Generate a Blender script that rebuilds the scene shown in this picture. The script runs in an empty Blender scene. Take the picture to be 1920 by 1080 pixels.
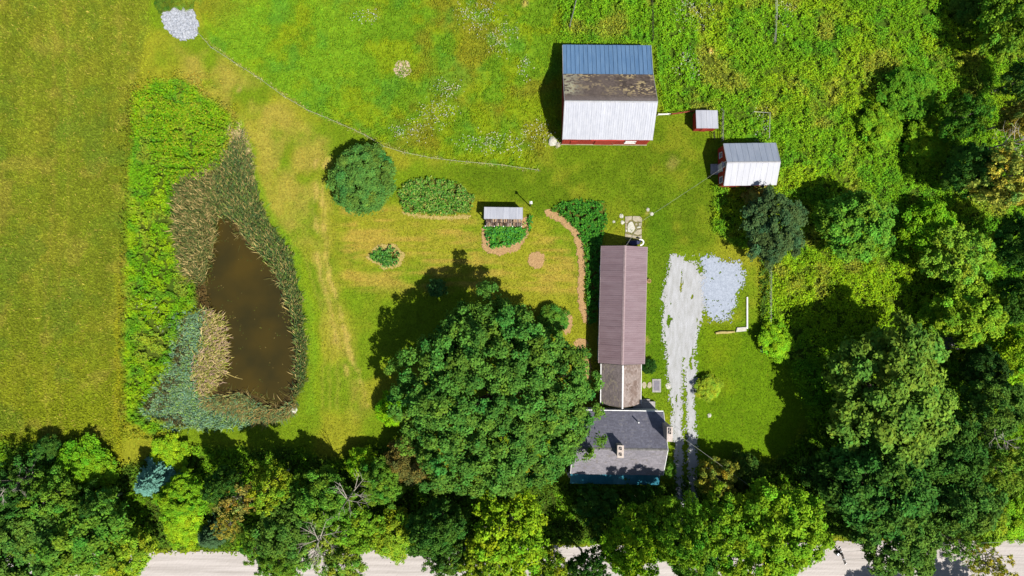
import bpy, math, random
import numpy as np
from mathutils import Matrix, Vector

random.seed(7)
RNG = np.random.default_rng(11)
SC = bpy.context.scene
COL = SC.collection

# ------------------------------------------------------------------ camera, sky, sun, exposure
CAM_H = 100.0            # metres above the lawn
PPM = 13.0               # photograph pixels per metre at ground level
cam_data = bpy.data.cameras.new('camera')
cam_data.sensor_width = 36.0
cam_data.lens = 36.0 * (PPM * CAM_H) / 1920.0
cam_data.clip_start = 1.0
cam_data.clip_end = 3000.0
cam = bpy.data.objects.new('camera', cam_data)
COL.objects.link(cam)
cam.location = (0, 0, CAM_H)
SC.camera = cam

SUN_EL = math.radians(57.0)
SUN_AZ = math.radians(135.0)          # clockwise from +Y: the sun stands to the lower right of the picture
world = bpy.data.worlds.new('World')
SC.world = world
world.use_nodes = True
wn = world.node_tree
wn.nodes.clear()
sky = wn.nodes.new('ShaderNodeTexSky')
sky.sky_type = 'NISHITA'
sky.sun_disc = False
sky.sun_elevation = SUN_EL
sky.sun_rotation = SUN_AZ
bg = wn.nodes.new('ShaderNodeBackground')
bg.inputs['Strength'].default_value = 0.068
wo = wn.nodes.new('ShaderNodeOutputWorld')
wn.links.new(sky.outputs[0], bg.inputs[0])
wn.links.new(bg.outputs[0], wo.inputs[0])

sun_data = bpy.data.lights.new('sun', 'SUN')
sun_data.energy = 5.0
sun_data.angle = math.radians(0.5)
sun_data.color = (1.0, 0.95, 0.87)
sun = bpy.data.objects.new('sun', sun_data)
COL.objects.link(sun)
sdir = Vector((math.sin(SUN_AZ) * math.cos(SUN_EL), math.cos(SUN_AZ) * math.cos(SUN_EL), math.sin(SUN_EL)))
sun.rotation_euler = sdir.to_track_quat('Z', 'Y').to_euler()
sun.location = (60, -60, 120)

SC.view_settings.view_transform = 'Standard'
SC.view_settings.look = 'None'
SC.view_settings.gamma = 1.0
SC.view_settings.use_curve_mapping = False
SC.view_settings.exposure = 0.92
SC.render.engine = 'CYCLES'
SC.cycles.max_bounces = 6
SC.cycles.diffuse_bounces = 3
SC.cycles.transmission_bounces = 3
SC.cycles.transparent_max_bounces = 4
SC.cycles.use_denoising = True

# ------------------------------------------------------------------ helpers
LF = 2.15                # how bright a flat sunlit surface of albedo 1 comes out in this light


def A(r, g, b):
    """albedo of a surface that shows as this 8-bit colour when sunlit"""
    o = []
    for c in (r, g, b):
        c = c / 255.0
        c = c / 12.92 if c <= 0.04045 else ((c + 0.055) / 1.055) ** 2.4
        o.append(c / LF)
    return np.array(o)


def W(px, py, z=0.0):
    k = (1 - z / CAM_H) / PPM
    return ((px - 960.0) * k, (540.0 - py) * k, z)


def _hash(ix, iy, seed):
    h = (ix.astype(np.int64) * 374761393 + iy.astype(np.int64) * 668265263 + seed * 974634777) & 0xFFFFFFFF
    h = ((h ^ (h >> 13)) * 1274126177) & 0xFFFFFFFF
    h = h ^ (h >> 16)
    return (h & 0xFFFFFF) / float(0xFFFFFF)


def vnoise(x, y, seed=0):
    x = np.asarray(x, float); y = np.asarray(y, float)
    ix = np.floor(x); iy = np.floor(y)
    fx = x - ix; fy = y - iy
    fx = fx * fx * (3 - 2 * fx); fy = fy * fy * (3 - 2 * fy)
    a = _hash(ix, iy, seed); b = _hash(ix + 1, iy, seed)
    c = _hash(ix, iy + 1, seed); d = _hash(ix + 1, iy + 1, seed)
    return (a * (1 - fx) + b * fx) * (1 - fy) + (c * (1 - fx) + d * fx) * fy


def fbm(x, y, seed=0, octv=4):
    s = 0.0; a = 0.5; t = 0.0
    for i in range(octv):
        s = s + a * vnoise(x, y, seed + i * 17); t += a
        x = x * 2.03 + 5.1; y = y * 2.03 - 3.7; a *= 0.5
    return s / t


def sdf(poly, U, V):
    """signed distance to a polygon, positive inside"""
    U = np.asarray(U, float); V = np.asarray(V, float)
    d = np.full(U.shape, 1e18); ins = np.zeros(U.shape, bool)
    n = len(poly)
    for i in range(n):
        x0, y0 = poly[i]; x1, y1 = poly[(i + 1) % n]
        ex, ey = x1 - x0, y1 - y0
        t = np.clip(((U - x0) * ex + (V - y0) * ey) / (ex * ex + ey * ey + 1e-9), 0, 1)
        dd = (U - x0 - t * ex) ** 2 + (V - y0 - t * ey) ** 2
        d = np.minimum(d, dd)
        if abs(ey) > 1e-9:
            c = ((y0 <= V) & (V < y1)) | ((y1 <= V) & (V < y0))
            ins ^= c & (U < x0 + (V - y0) / ey * ex)
    d = np.sqrt(d)
    return np.where(ins, d, -d)


def pdist(line, U, V):
    U = np.asarray(U, float); V = np.asarray(V, float)
    d = np.full(U.shape, 1e18)
    for (x0, y0), (x1, y1) in zip(line[:-1], line[1:]):
        ex, ey = x1 - x0, y1 - y0
        t = np.clip(((U - x0) * ex + (V - y0) * ey) / (ex * ex + ey * ey + 1e-9), 0, 1)
        d = np.minimum(d, (U - x0 - t * ex) ** 2 + (V - y0 - t * ey) ** 2)
    return np.sqrt(d)


def sm(a, b, x):
    t = np.clip((x - a) / (b - a), 0, 1)
    return t * t * (3 - 2 * t)


def mixc(c, col, m):
    return c * (1 - m[:, None]) + np.asarray(col) * m[:, None]


# ---- materials
MATS = {}


def nodes_of(m):
    m.use_nodes = True
    nt = m.node_tree
    nt.nodes.clear()
    return nt, nt.nodes, nt.links


def _coord(nd, lk, scale):
    g = nd.new('ShaderNodeNewGeometry')
    mp = nd.new('ShaderNodeMapping')
    mp.inputs['Scale'].default_value = scale
    lk.new(g.outputs['Position'], mp.inputs['Vector'])
    return mp


def mat(name, c1, c2=None, scale=3.0, stretch=(1, 1, 1), rough=0.8, metal=0.0, bump=0.15, contrast=(0.35, 0.65), attr=None, detail=5.0, spec=0.3, objvar=0.0):
    if name in MATS:
        return MATS[name]
    m = bpy.data.materials.new(name)
    nt, nd, lk = nodes_of(m)
    out = nd.new('ShaderNodeOutputMaterial')
    bs = nd.new('ShaderNodeBsdfPrincipled')
    lk.new(bs.outputs[0], out.inputs[0])
    bs.inputs['Roughness'].default_value = rough
    bs.inputs['Metallic'].default_value = metal
    bs.inputs['Specular IOR Level'].default_value = spec
    mp = _coord(nd, lk, stretch)
    nz = nd.new('ShaderNodeTexNoise')
    nz.inputs['Scale'].default_value = scale
    nz.inputs['Detail'].default_value = detail
    nz.inputs['Roughness'].default_value = 0.65
    lk.new(mp.outputs[0], nz.inputs['Vector'])
    mr = nd.new('ShaderNodeMapRange')
    mr.inputs['From Min'].default_value = contrast[0]
    mr.inputs['From Max'].default_value = contrast[1]
    lk.new(nz.outputs['Fac'], mr.inputs['Value'])
    mx = nd.new('ShaderNodeMix'); mx.data_type = 'RGBA'
    lk.new(mr.outputs[0], mx.inputs['Factor'])
    if c2 is None:
        c2 = np.asarray(c1) * 0.8
    if attr:
        at = nd.new('ShaderNodeAttribute'); at.attribute_name = attr
        mm = nd.new('ShaderNodeMix'); mm.data_type = 'RGBA'; mm.blend_type = 'MULTIPLY'
        mm.inputs['Factor'].default_value = 1.0
        mx.inputs[6].default_value = (*c1, 1); mx.inputs[7].default_value = (*c2, 1)
        lk.new(mx.outputs[2], mm.inputs[6]); lk.new(at.outputs['Color'], mm.inputs[7])
        lk.new(mm.outputs[2], bs.inputs['Base Color'])
    else:
        mx.inputs[6].default_value = (*c1, 1); mx.inputs[7].default_value = (*c2, 1)
        if objvar:      # each sheet has weathered a little differently
            oi = nd.new('ShaderNodeObjectInfo')
            ov = nd.new('ShaderNodeMapRange')
            ov.inputs['To Min'].default_value = 1 - objvar; ov.inputs['To Max'].default_value = 1 + objvar * 0.6
            lk.new(oi.outputs['Random'], ov.inputs['Value'])
            sc = nd.new('ShaderNodeVectorMath'); sc.operation = 'SCALE'
            lk.new(mx.outputs[2], sc.inputs[0]); lk.new(ov.outputs[0], sc.inputs['Scale'])
            lk.new(sc.outputs[0], bs.inputs['Base Color'])
        else:
            lk.new(mx.outputs[2], bs.inputs['Base Color'])
    if bump:
        b = nd.new('ShaderNodeBump')
        b.inputs['Strength'].default_value = bump
        b.inputs['Distance'].default_value = 0.05
        lk.new(nz.outputs['Fac'], b.inputs['Height'])
        lk.new(b.outputs[0], bs.inputs['Normal'])
    MATS[name] = m
    return m


def leaf_mat(name, use_obj=True, trans=0.3, attr='tint', rough=0.75):
    """foliage: colour from the object (trees) or from each leaf (ground plants), thin and partly translucent"""
    m = bpy.data.materials.new(name)
    nt, nd, lk = nodes_of(m)
    out = nd.new('ShaderNodeOutputMaterial')
    at = nd.new('ShaderNodeAttribute'); at.attribute_name = attr
    if use_obj:
        oi = nd.new('ShaderNodeObjectInfo')
        mm = nd.new('ShaderNodeMix'); mm.data_type = 'RGBA'; mm.blend_type = 'MULTIPLY'
        mm.inputs['Factor'].default_value = 1.0
        lk.new(oi.outputs['Color'], mm.inputs[6]); lk.new(at.outputs['Color'], mm.inputs[7])
        colr = mm.outputs[2]
    else:
        colr = at.outputs['Color']
    bs = nd.new('ShaderNodeBsdfPrincipled')
    bs.inputs['Roughness'].default_value = rough
    bs.inputs['Specular IOR Level'].default_value = 0.08
    lk.new(colr, bs.inputs['Base Color'])
    tr = nd.new('ShaderNodeBsdfTranslucent')
    lk.new(colr, tr.inputs['Color'])
    ms = nd.new('ShaderNodeMixShader')
    ms.inputs[0].default_value = trans
    lk.new(bs.outputs[0], ms.inputs[1]); lk.new(tr.outputs[0], ms.inputs[2])
    lk.new(ms.outputs[0], out.inputs[0])
    MATS[name] = m
    return m


# ---- objects
def mesh_np(name, verts, faces, material, col=None, colname='Col', smooth=False):
    """faces: (n,4) or (n,3) integer array"""
    me = bpy.data.meshes.new(name)
    verts = np.asarray(verts, np.float32); faces = np.asarray(faces, np.int32)
    k = faces.shape[1]
    me.vertices.add(len(verts)); me.vertices.foreach_set('co', verts.ravel())
    me.loops.add(faces.size); me.loops.foreach_set('vertex_index', faces.ravel())
    me.polygons.add(len(faces))
    me.polygons.foreach_set('loop_start', np.arange(0, faces.size, k, dtype=np.int32))
    me.update(calc_edges=True)
    me.polygons.foreach_set('use_smooth', np.full(len(faces), bool(smooth)))
    if col is not None:
        a = me.attributes.new(colname, 'FLOAT_COLOR', 'POINT')
        c4 = np.ones((len(verts), 4), np.float32); c4[:, :3] = col
        a.data.foreach_set('color', c4.ravel())
    if material:
        me.materials.append(material)
    return me


def link(name, me, parent=None, mx=None, loc=None):
    o = bpy.data.objects.new(name, me)
    COL.objects.link(o)
    if parent:
        o.parent = parent
    if mx is not None:
        o.matrix_basis = mx
    if loc is not None:
        o.location = loc
    return o


def tag(o, label, cat, group=None, kind=None):
    o['label'] = label
    o['category'] = cat
    if group:
        o['group'] = group
    if kind:
        o['kind'] = kind
    return o


def thing(name, label, cat, loc=(0, 0, 0), rz=0.0, group=None):
    o = bpy.data.objects.new(name, None)
    COL.objects.link(o)
    o.location = loc; o.rotation_euler = (0, 0, rz)
    o.empty_display_size = 0.5
    return tag(o, label, cat, group)


class MB:
    """collects boxes, prisms and tubes into one mesh"""
    def __init__(s):
        s.v = []; s.f = []

    def add(s, vs, fs):
        b = len(s.v)
        s.v += [tuple(p) for p in vs]
        s.f += [tuple(i + b for i in f) for f in fs]
        return s

    def box(s, x0, y0, z0, x1, y1, z1):
        return s.add([(x0, y0, z0), (x1, y0, z0), (x1, y1, z0), (x0, y1, z0), (x0, y0, z1), (x1, y0, z1), (x1, y1, z1), (x0, y1, z1)],
                     [(0, 3, 2, 1), (4, 5, 6, 7), (0, 1, 5, 4), (1, 2, 6, 5), (2, 3, 7, 6), (3, 0, 4, 7)])

    def prism(s, poly, z0, z1, chamfer=0.0):
        n = len(poly)
        cx = sum(p[0] for p in poly) / n; cy = sum(p[1] for p in poly) / n
        rings = [[(x, y, z0) for x, y in poly]]
        if chamfer:
            rings.append([(x, y, z1 - chamfer) for x, y in poly])
            rings.append([(cx + (x - cx) * (1 - chamfer * 1.5), cy + (y - cy) * (1 - chamfer * 1.5), z1) for x, y in poly])
        else:
            rings.append([(x, y, z1) for x, y in poly])
        vs = [p for r in rings for p in r]
        fs = [tuple(range(n))[::-1], tuple(range(len(vs) - n, len(vs)))]
        for r in range(len(rings) - 1):
            for i in range(n):
                j = (i + 1) % n
                fs.append((r * n + i, r * n + j, (r + 1) * n + j, (r + 1) * n + i))
        return s.add(vs, fs)

    def extr(s, prof, a, b, axis='y'):
        """profile of (u, z) pairs, extruded along an axis from a to b"""
        n = len(prof)
        if axis == 'y':
            vs = [(u, a, z) for u, z in prof] + [(u, b, z) for u, z in prof]
        else:
            vs = [(a, u, z) for u, z in prof] + [(b, u, z) for u, z in prof]
        fs = [tuple(range(n)), tuple(range(2 * n - 1, n - 1, -1))]
        for i in range(n):
            j = (i + 1) % n
            fs.append((i, i + n, j + n, j))
        return s.add(vs, fs)

    def tube(s, pts, rad, n=6):
        pts = [Vector(p) for p in pts]
        if not hasattr(rad, '__len__'):
            rad = [rad] * len(pts)
        b = len(s.v); vs = []; fs = []
        for i, p in enumerate(pts):
            d = (pts[min(i + 1, len(pts) - 1)] - pts[max(i - 1, 0)]).normalized()
            ref = Vector((0, 0, 1)) if abs(d.z) < 0.9 else Vector((1, 0, 0))
            u = d.cross(ref).normalized(); w = d.cross(u)
            for k in range(n):
                a = 2 * math.pi * k / n
                vs.append(p + (u * math.cos(a) + w * math.sin(a)) * rad[i])
        for i in range(len(pts) - 1):
            for k in range(n):
                k2 = (k + 1) % n
                fs.append((i * n + k, i * n + k2, (i + 1) * n + k2, (i + 1) * n + k))
        fs.append(tuple(range(n))[::-1]); fs.append(tuple((len(pts) - 1) * n + k for k in range(n)))
        return s.add(vs, fs)

    def mesh(s, name, m, smooth=False):
        me = bpy.data.meshes.new(name)
        me.from_pydata(s.v, [], s.f)
        me.materials.append(m)
        if smooth:
            for p in me.polygons:
                p.use_smooth = True
        import bmesh
        bm = bmesh.new(); bm.from_mesh(me)
        bmesh.ops.recalc_face_normals(bm, faces=bm.faces)
        bm.to_mesh(me); bm.free()
        return me

    def build(s, name, m, parent=None, smooth=False, loc=None, mx=None):
        return link(name, s.mesh(name, m, smooth), parent, mx, loc)


def quads(c, ax, ay):
    """diamond leaves: centres c, half axes ax and ay (n,3) -> verts, faces"""
    n = len(c)
    v = np.stack([c - ax, c - ay * 0.9 + ax * 0.1, c + ax, c + ay * 0.9 + ax * 0.1], 1).reshape(-1, 3)
    f = np.arange(4 * n).reshape(-1, 4)
    return v, f


def leaf_axes(nrm, size, rng, aspect=0.7):
    nrm = nrm / (np.linalg.norm(nrm, axis=1, keepdims=True) + 1e-9)
    r = rng.normal(size=nrm.shape)
    t = np.cross(nrm, r); t /= (np.linalg.norm(t, axis=1, keepdims=True) + 1e-9)
    b = np.cross(nrm, t)
    return t * size[:, None], b * size[:, None] * aspect


def rep4(c):
    return np.repeat(c, 4, axis=0)

# ------------------------------------------------------------------ lie of the land (photograph pixels at ground level)
POND = [(400, 396), (430, 408), (449, 446), (472, 460), (495, 480), (515, 517), (532, 560), (548, 627), (555, 662), (554, 694), (541, 738), (521, 761), (487, 749), (453, 729),
        (407, 735), (401, 714), (413, 693), (420, 647), (408, 604), (386, 570), (383, 520), (396, 460)]
MEADOW = [(-40000, -40000), (285, -40000), (280, 60), (255, 150), (238, 400), (236, 800), (212, 880), (-40000, 860)]
PASTURE = [(330, -40000), (1240, -40000), (1240, 84), (1050, 85), (1055, 262), (1030, 274), (1010, 322), (860, 305), (760, 288), (690, 258), (580, 210), (490, 150), (400, 90), (372, 20)]
BRUSH = [(1030, -40000), (42000, -40000), (42000, 1000), (1570, 1000), (1515, 780), (1480, 690), (1428, 650), (1440, 480), (1385, 470), (1340, 440), (1335, 350), (1460, 352), (1462, 268), (1352, 262), (1349, 212),
         (1240, 212), (1226, 84), (1050, 84)]
VERGE = [(-40000, 842), (60, 830), (215, 872), (370, 840), (560, 842), (640, 858), (740, 832), (790, 900), (1060, 905), (1262, 905), (1300, 880), (1440, 872), (1520, 800), (42000, 800), (42000, 1020), (1550, 1010), (700, 1032), (-40000, 1042)]
POND_WEEDS = [(252, 180), (290, 150), (345, 150), (375, 170), (430, 215), (437, 240), (412, 300), (385, 338), (345, 348), (335, 420), (345, 520), (382, 558), (345, 602), (335, 680), (290, 740), (328, 802),
              (280, 815), (240, 790), (236, 600), (240, 430), (248, 280)]
LAWN_E = [(1298, 610), (1440, 600), (1500, 700), (1520, 780), (1440, 872), (1300, 880)]
LAWN_N = [(1010, 290), (1060, 268), (1240, 220), (1350, 260), (1340, 470), (1220, 470), (1120, 400), (1000, 400), (760, 330), (860, 310)]
DRY_TRACK = [(330, 80), (400, 95), (560, 210), (640, 280), (620, 400), (632, 560), (668, 680), (705, 770), (660, 790), (622, 660), (600, 560), (545, 470), (495, 380), (470, 260), (345, 160)]
DRY_LAWN = [(635, 390), (745, 395), (900, 405), (905, 480), (985, 500), (1000, 440), (1070, 430), (1088, 560), (960, 545), (800, 545), (640, 540)]
BED_OVAL = [(742, 365), (770, 338), (810, 335), (860, 345), (888, 370), (880, 398), (830, 402), (765, 398)]
BED_SMALL = [(697, 482), (710, 466), (735, 464), (752, 478), (745, 493), (720, 498)]
BED_WOOD = [(908, 426), (980, 424), (996, 408), (992, 432), (975, 452), (945, 462), (918, 464)]
BED_SHED = [(1036, 394), (1052, 382), (1085, 376), (1133, 380), (1137, 408), (1127, 452), (1122, 520), (1118, 600), (1106, 608), (1100, 560), (1099, 500), (1097, 460), (1080, 428), (1058, 406)]
R_TEAL = [(345, 600), (381, 588), (378, 640), (362, 700), (380, 757), (420, 760), (480, 770), (470, 790), (400, 797), (330, 803), (268, 765), (325, 690)]
R_TAN = [(381, 588), (405, 600), (419, 650), (413, 692), (396, 722), (370, 742), (360, 700), (377, 640)]
R_DARK = [(415, 300), (448, 262), (468, 300), (474, 350), (503, 420), (542, 480), (560, 560), (571, 640), (569, 720), (548, 750), (561, 690), (553, 620), (521, 515), (472, 459), (440, 416), (402, 408), (392, 375)]
R_BROWN = [(335, 345), (412, 318), (405, 410), (396, 470), (377, 528), (352, 520), (340, 470), (331, 400)]
R_SOUTH = [(405, 740), (452, 738), (487, 759), (521, 772), (552, 752), (556, 772), (500, 792), (460, 784), (420, 765), (380, 757)]
R_PALE = [(436, 240), (455, 245), (470, 300), (472, 348), (462, 345), (452, 300), (440, 280)]


def warp(U, V, amp=9.0, sc=28.0, seed=3):
    return (U + amp * 2 * (fbm(U / sc, V / sc, seed) - 0.5), V + amp * 2 * (fbm(U / sc, V / sc, seed + 50) - 0.5))


def ground_colour(U, V, soil_shade=False):
    """albedo of the turf, earth and plants of each plot"""
    U = np.asarray(U, float); V = np.asarray(V, float)
    u, v = warp(U, V)
    n1 = fbm(U / 90, V / 90, 21); n2 = fbm(U / 30, V / 30, 31); n3 = fbm(U / 9, V / 9, 41)
    c = np.tile(A(118, 146, 20), (len(U), 1))
    c = mixc(c, A(152, 156, 36), sm(0.4, 0.65, n1))
    # mown stripes and dry turf
    band = fbm(U / 70, V / 7.0, 61)
    m = sm(-14, 14, sdf(DRY_LAWN, u, v)) * sm(0.42, 0.62, 0.6 * band + 0.4 * n2)
    c = mixc(c, A(190, 162, 70), m * 0.75)
    st = 0.5 + 0.5 * np.sin(v / 2.9)
    c = mixc(c, A(168, 160, 54), sm(-10, 14, sdf(DRY_LAWN, u, v)) * st * 0.3)
    m = sm(-18, 22, sdf(DRY_TRACK, u, v)) * sm(0.36, 0.62, 0.45 * n1 + 0.55 * n2)
    c = mixc(c, A(180, 162, 70), m * 0.66)
    for ln in ([(612, 300), (604, 380), (612, 480), (640, 600), (668, 690), (690, 760)], [(596, 300), (590, 380), (598, 490), (625, 610), (650, 700)]):
        d = pdist(ln, u, v)
        c = mixc(c, A(204, 180, 92), sm(6, 1, d) * 0.7 * sm(0.3, 0.6, n2))
    d = pdist([(452, 240), (475, 330), (510, 420), (552, 480), (580, 570), (588, 660), (582, 770)], u, v)
    c = mixc(c, A(124, 160, 26), sm(16, 5, d) * 0.8)
    for off in (10, 24, 38):
        d = pdist([(462 + off, 240), (485 + off, 330), (520 + off, 420), (562 + off, 480), (590 + off, 570), (598 + off, 660), (592 + off, 770)], u, v)
        c = mixc(c, A(170, 168, 60), sm(5, 1, d) * 0.35)
    d = pdist([(566, 500), (590, 570), (598, 660), (592, 760)], u, v)
    c = mixc(c, A(140, 160, 22), sm(10, 2, d) * 0.5)
    m = sm(-20, 20, sdf(LAWN_N, u, v))
    c = mixc(c, A(98, 126, 12), m * (0.45 + 0.5 * sm(0.35, 0.6, n2)))
    m = sm(-10, 10, sdf(LAWN_E, u, v))
    c = mixc(c, A(104, 140, 8), m)
    c = mixc(c, A(132, 148, 14), m * sm(0.45, 0.7, n1) * 0.7)
    d = np.hypot((U - 1235) / 40, (V - 560) / 200)
    c = mixc(c, A(88, 128, 10), sm(1.1, 0.6, d) * 0.8)
    # hay meadow
    m = sm(-7, 7, sdf(MEADOW, u, v))
    mc = np.tile(A(116, 128, 28), (len(U), 1))
    mc = mixc(mc, A(138, 138, 38), sm(0.46, 0.7, n1) * 0.6)
    mc = mixc(mc, A(104, 128, 28), sm(0.5, 0.7, n2) * 0.5)
    mc = mixc(mc, A(128, 140, 16), sm(520, 800, V) * 0.6)
    mow = vnoise(u / 15.0 + 0.02 * v / 15.0, v / 260.0, 131)
    mc = mc * (0.9 + 0.2 * mow)[:, None]
    mc = mixc(mc, A(160, 144, 60), sm(4, 1, np.abs(u - 96 - 10 * np.sin(v / 140.0))) * 0.22)
    mc = mixc(mc, A(160, 144, 60), sm(4, 1, np.abs(u - 122 - 10 * np.sin(v / 140.0))) * 0.22)
    mc = mixc(mc, A(148, 140, 52), sm(0.56, 0.72, fbm(U / 45, V / 45, 141)) * 0.5)
    mc = mixc(mc, A(96, 122, 32), sm(0.58, 0.7, fbm(U / 60, V / 60, 151)) * 0.5)
    c = c * (1 - m[:, None]) + mc * m[:, None]
    d = np.abs(u - 222 + (V - 700) * 0.01)
    c = mixc(c, A(150, 150, 24), sm(9, 3, d) * sm(420, 600, V) * sm(900, 860, V) * 0.55)
    # grazed pasture
    m = sm(-3, 4, sdf(PASTURE, U + (u - U) * 0.3, V + (v - V) * 0.3))
    mc = np.tile(A(112, 152, 24), (len(U), 1))
    mc = mixc(mc, A(136, 160, 20), sm(0.42, 0.62, n2))
    mc = mixc(mc, A(142, 138, 34), sm(0.55, 0.72, n1) * 0.7)
    mc = mixc(mc, A(122, 166, 28), sm(230, 120, np.hypot(U - 560, (V - 110) * 1.3)) * sm(0.35, 0.6, n1) * 0.9)
    mc = mixc(mc, A(92, 150, 38), sm(0.55, 0.75, fbm(U / 40, V / 40, 77)) * 0.6)
    c = c * (1 - m[:, None]) + mc * m[:, None]
    # weeds and brush
    m = sm(-6, 6, sdf(BRUSH, u, v))
    mc = np.tile(A(112, 160, 24), (len(U), 1))
    mc = mixc(mc, A(134, 168, 24), sm(0.45, 0.62, n1))
    mc = mixc(mc, A(86, 148, 30), sm(0.52, 0.7, n2) * 0.7)
    mc = mixc(mc, A(142, 176, 20), sm(120, 50, np.hypot((U - 1570) / 1.5, V - 555)) * 0.8)
    mc = mixc(mc, A(150, 150, 50), sm(0.6, 0.78, fbm(U / 55, V / 55, 91)) * 0.7)
    c = c * (1 - m[:, None]) + mc * m[:, None]
    m = sm(-6, 6, sdf(POND_WEEDS, u, v))
    mc = np.tile(A(112, 164, 20), (len(U), 1))
    mc = mixc(mc, A(140, 176, 20), sm(0.45, 0.62, n2))
    mc = mixc(mc, A(88, 146, 34), sm(0.5, 0.66, fbm(U / 24, V / 24, 205)) * 0.7)
    mc = mixc(mc, A(150, 160, 50), sm(0.56, 0.7, fbm(U / 34, V / 34, 215)) * 0.6)
    c = c * (1 - m[:, None]) + mc * m[:, None]
    m = sm(-8, 8, sdf(VERGE, u, v))
    mc = np.tile(A(104, 148, 22), (len(U), 1))
    mc = mixc(mc, A(80, 112, 26), sm(0.4, 0.6, n2))
    c = c * (1 - m[:, None]) + mc * m[:, None]
    # pond bank mud
    dp = sdf(POND, U, V)
    c = mixc(c, A(92, 76, 40), sm(-26, -10, dp))
    for p in (R_TEAL, R_TAN, R_DARK, R_BROWN, R_SOUTH):
        c = mixc(c, A(86, 78, 44), sm(-4, 5, sdf(p, u, v)))
    for p in (BED_OVAL, BED_SMALL, BED_WOOD, BED_SHED):
        c = mixc(c, A(92, 84, 40), sm(-2, 3, sdf(p, U, V)) * 0.8)
    # worn and bleached spots
    for (x, y, r, k) in ((1333, 100, 7, .8), (1180, 640, 14, .3), (1262, 305, 16, .3), (455, 165, 8, .5), (985, 5, 10, .6), (1215, 640, 6, .5), (960, 470, 6, .3), (1215, 400, 6, .5)):
        c = mixc(c, A(205, 175, 100), sm(r, r * 0.3, np.hypot(u - x, v - y)) * k)
    if soil_shade:   # litter and soil below the tall growth, darkened to paint shade between clumps
        for p, k in ((POND_WEEDS, 0.8), (BRUSH, 0.72), (VERGE, 0.75)):
            c = mixc(c, A(64, 78, 22), sm(4, 22, sdf(p, u, v)) * k)
    c = c * (0.8 + 0.42 * n3)[:, None]
    return c


def ground_height(U, V):
    dp = sdf(POND, U, V)
    u, v = warp(U, V, 5, 16, 9)
    dp = dp + (u - U)
    z = np.clip(-0.45 - dp * 0.045, -1.6, 0.0)
    z = np.where(dp < -10, 0.0, z)
    return z


# ------------------------------------------------------------------ ground, one sheet to the horizon
def build_ground():
    xs = np.concatenate([[-1500, -700, -350, -180, -120, -100], np.arange(-86, 86.01, 0.36), [100, 120, 180, 350, 700, 1500]])
    ys = np.concatenate([[-1500, -700, -350, -180, -120, -80, -65], np.arange(-50, 50.01, 0.36), [65, 80, 120, 180, 350, 700, 1500]])
    X, Y = np.meshgrid(xs, ys)
    X = X.ravel(); Y = Y.ravel()
    U = 960 + X * PPM; V = 540 - Y * PPM
    Z = ground_height(U, V)
    ru = fbm(X / 1.2, Y / 1.2, 5) - 0.5
    Z = np.where(Z > -0.01, ru * 0.06 - 0.02, Z)
    c = ground_colour(U, V, True)
    nx, ny = len(xs), len(ys)
    i = np.arange(nx * ny).reshape(ny, nx)
    f = np.stack([i[:-1, :-1], i[:-1, 1:], i[1:, 1:], i[1:, :-1]], -1).reshape(-1, 4)
    m = bpy.data.materials.new('turf')
    nt, nd, lk = nodes_of(m)
    out = nd.new('ShaderNodeOutputMaterial'); bs = nd.new('ShaderNodeBsdfPrincipled')
    bs.inputs['Roughness'].default_value = 0.95
    bs.inputs['Specular IOR Level'].default_value = 0.1
    lk.new(bs.outputs[0], out.inputs[0])
    at = nd.new('ShaderNodeAttribute'); at.attribute_name = 'Col'
    mp = _coord(nd, lk, (1, 1, 1))
    n1 = nd.new('ShaderNodeTexNoise'); n1.inputs['Scale'].default_value = 3.4; n1.inputs['Detail'].default_value = 6; n1.inputs['Roughness'].default_value = 0.8
    lk.new(mp.outputs[0], n1.inputs['Vector'])
    mr = nd.new('ShaderNodeMapRange'); mr.inputs['From Min'].default_value = 0.28; mr.inputs['From Max'].default_value = 0.72
    mr.inputs['To Min'].default_value = 0.42; mr.inputs['To Max'].default_value = 1.55
    lk.new(n1.outputs['Fac'], mr.inputs['Value'])
    vm = nd.new('ShaderNodeVectorMath'); vm.operation = 'SCALE'
    lk.new(at.outputs['Color'], vm.inputs[0]); lk.new(mr.outputs[0], vm.inputs['Scale'])
    # straw flecks
    n2 = nd.new('ShaderNodeTexNoise'); n2.inputs['Scale'].default_value = 1.1; n2.inputs['Detail'].default_value = 8; n2.inputs['Roughness'].default_value = 0.85
    lk.new(mp.outputs[0], n2.inputs['Vector'])
    m2 = nd.new('ShaderNodeMapRange'); m2.inputs['From Min'].default_value = 0.55; m2.inputs['From Max'].default_value = 0.78
    m2.inputs['To Max'].default_value = 0.5
    lk.new(n2.outputs['Fac'], m2.inputs['Value'])
    mx = nd.new('ShaderNodeMix'); mx.data_type = 'RGBA'
    mx.inputs[7].default_value = (*A(176, 160, 60), 1)
    lk.new(m2.outputs[0], mx.inputs['Factor']); lk.new(vm.outputs[0], mx.inputs[6])
    lk.new(mx.outputs[2], bs.inputs['Base Color'])
    b = nd.new('ShaderNodeBump'); b.inputs['Strength'].default_value = 0.6; b.inputs['Distance'].default_value = 0.12
    lk.new(n1.outputs['Fac'], b.inputs['Height']); lk.new(b.outputs[0], bs.inputs['Normal'])
    me = mesh_np('ground', np.stack([X, Y, Z], 1), f, m, c, smooth=True)
    o = link('ground', me)
    tag(o, 'mown lawn, hay meadow and pasture turf covering the whole farmstead', 'ground', kind='structure')


build_ground()


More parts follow.
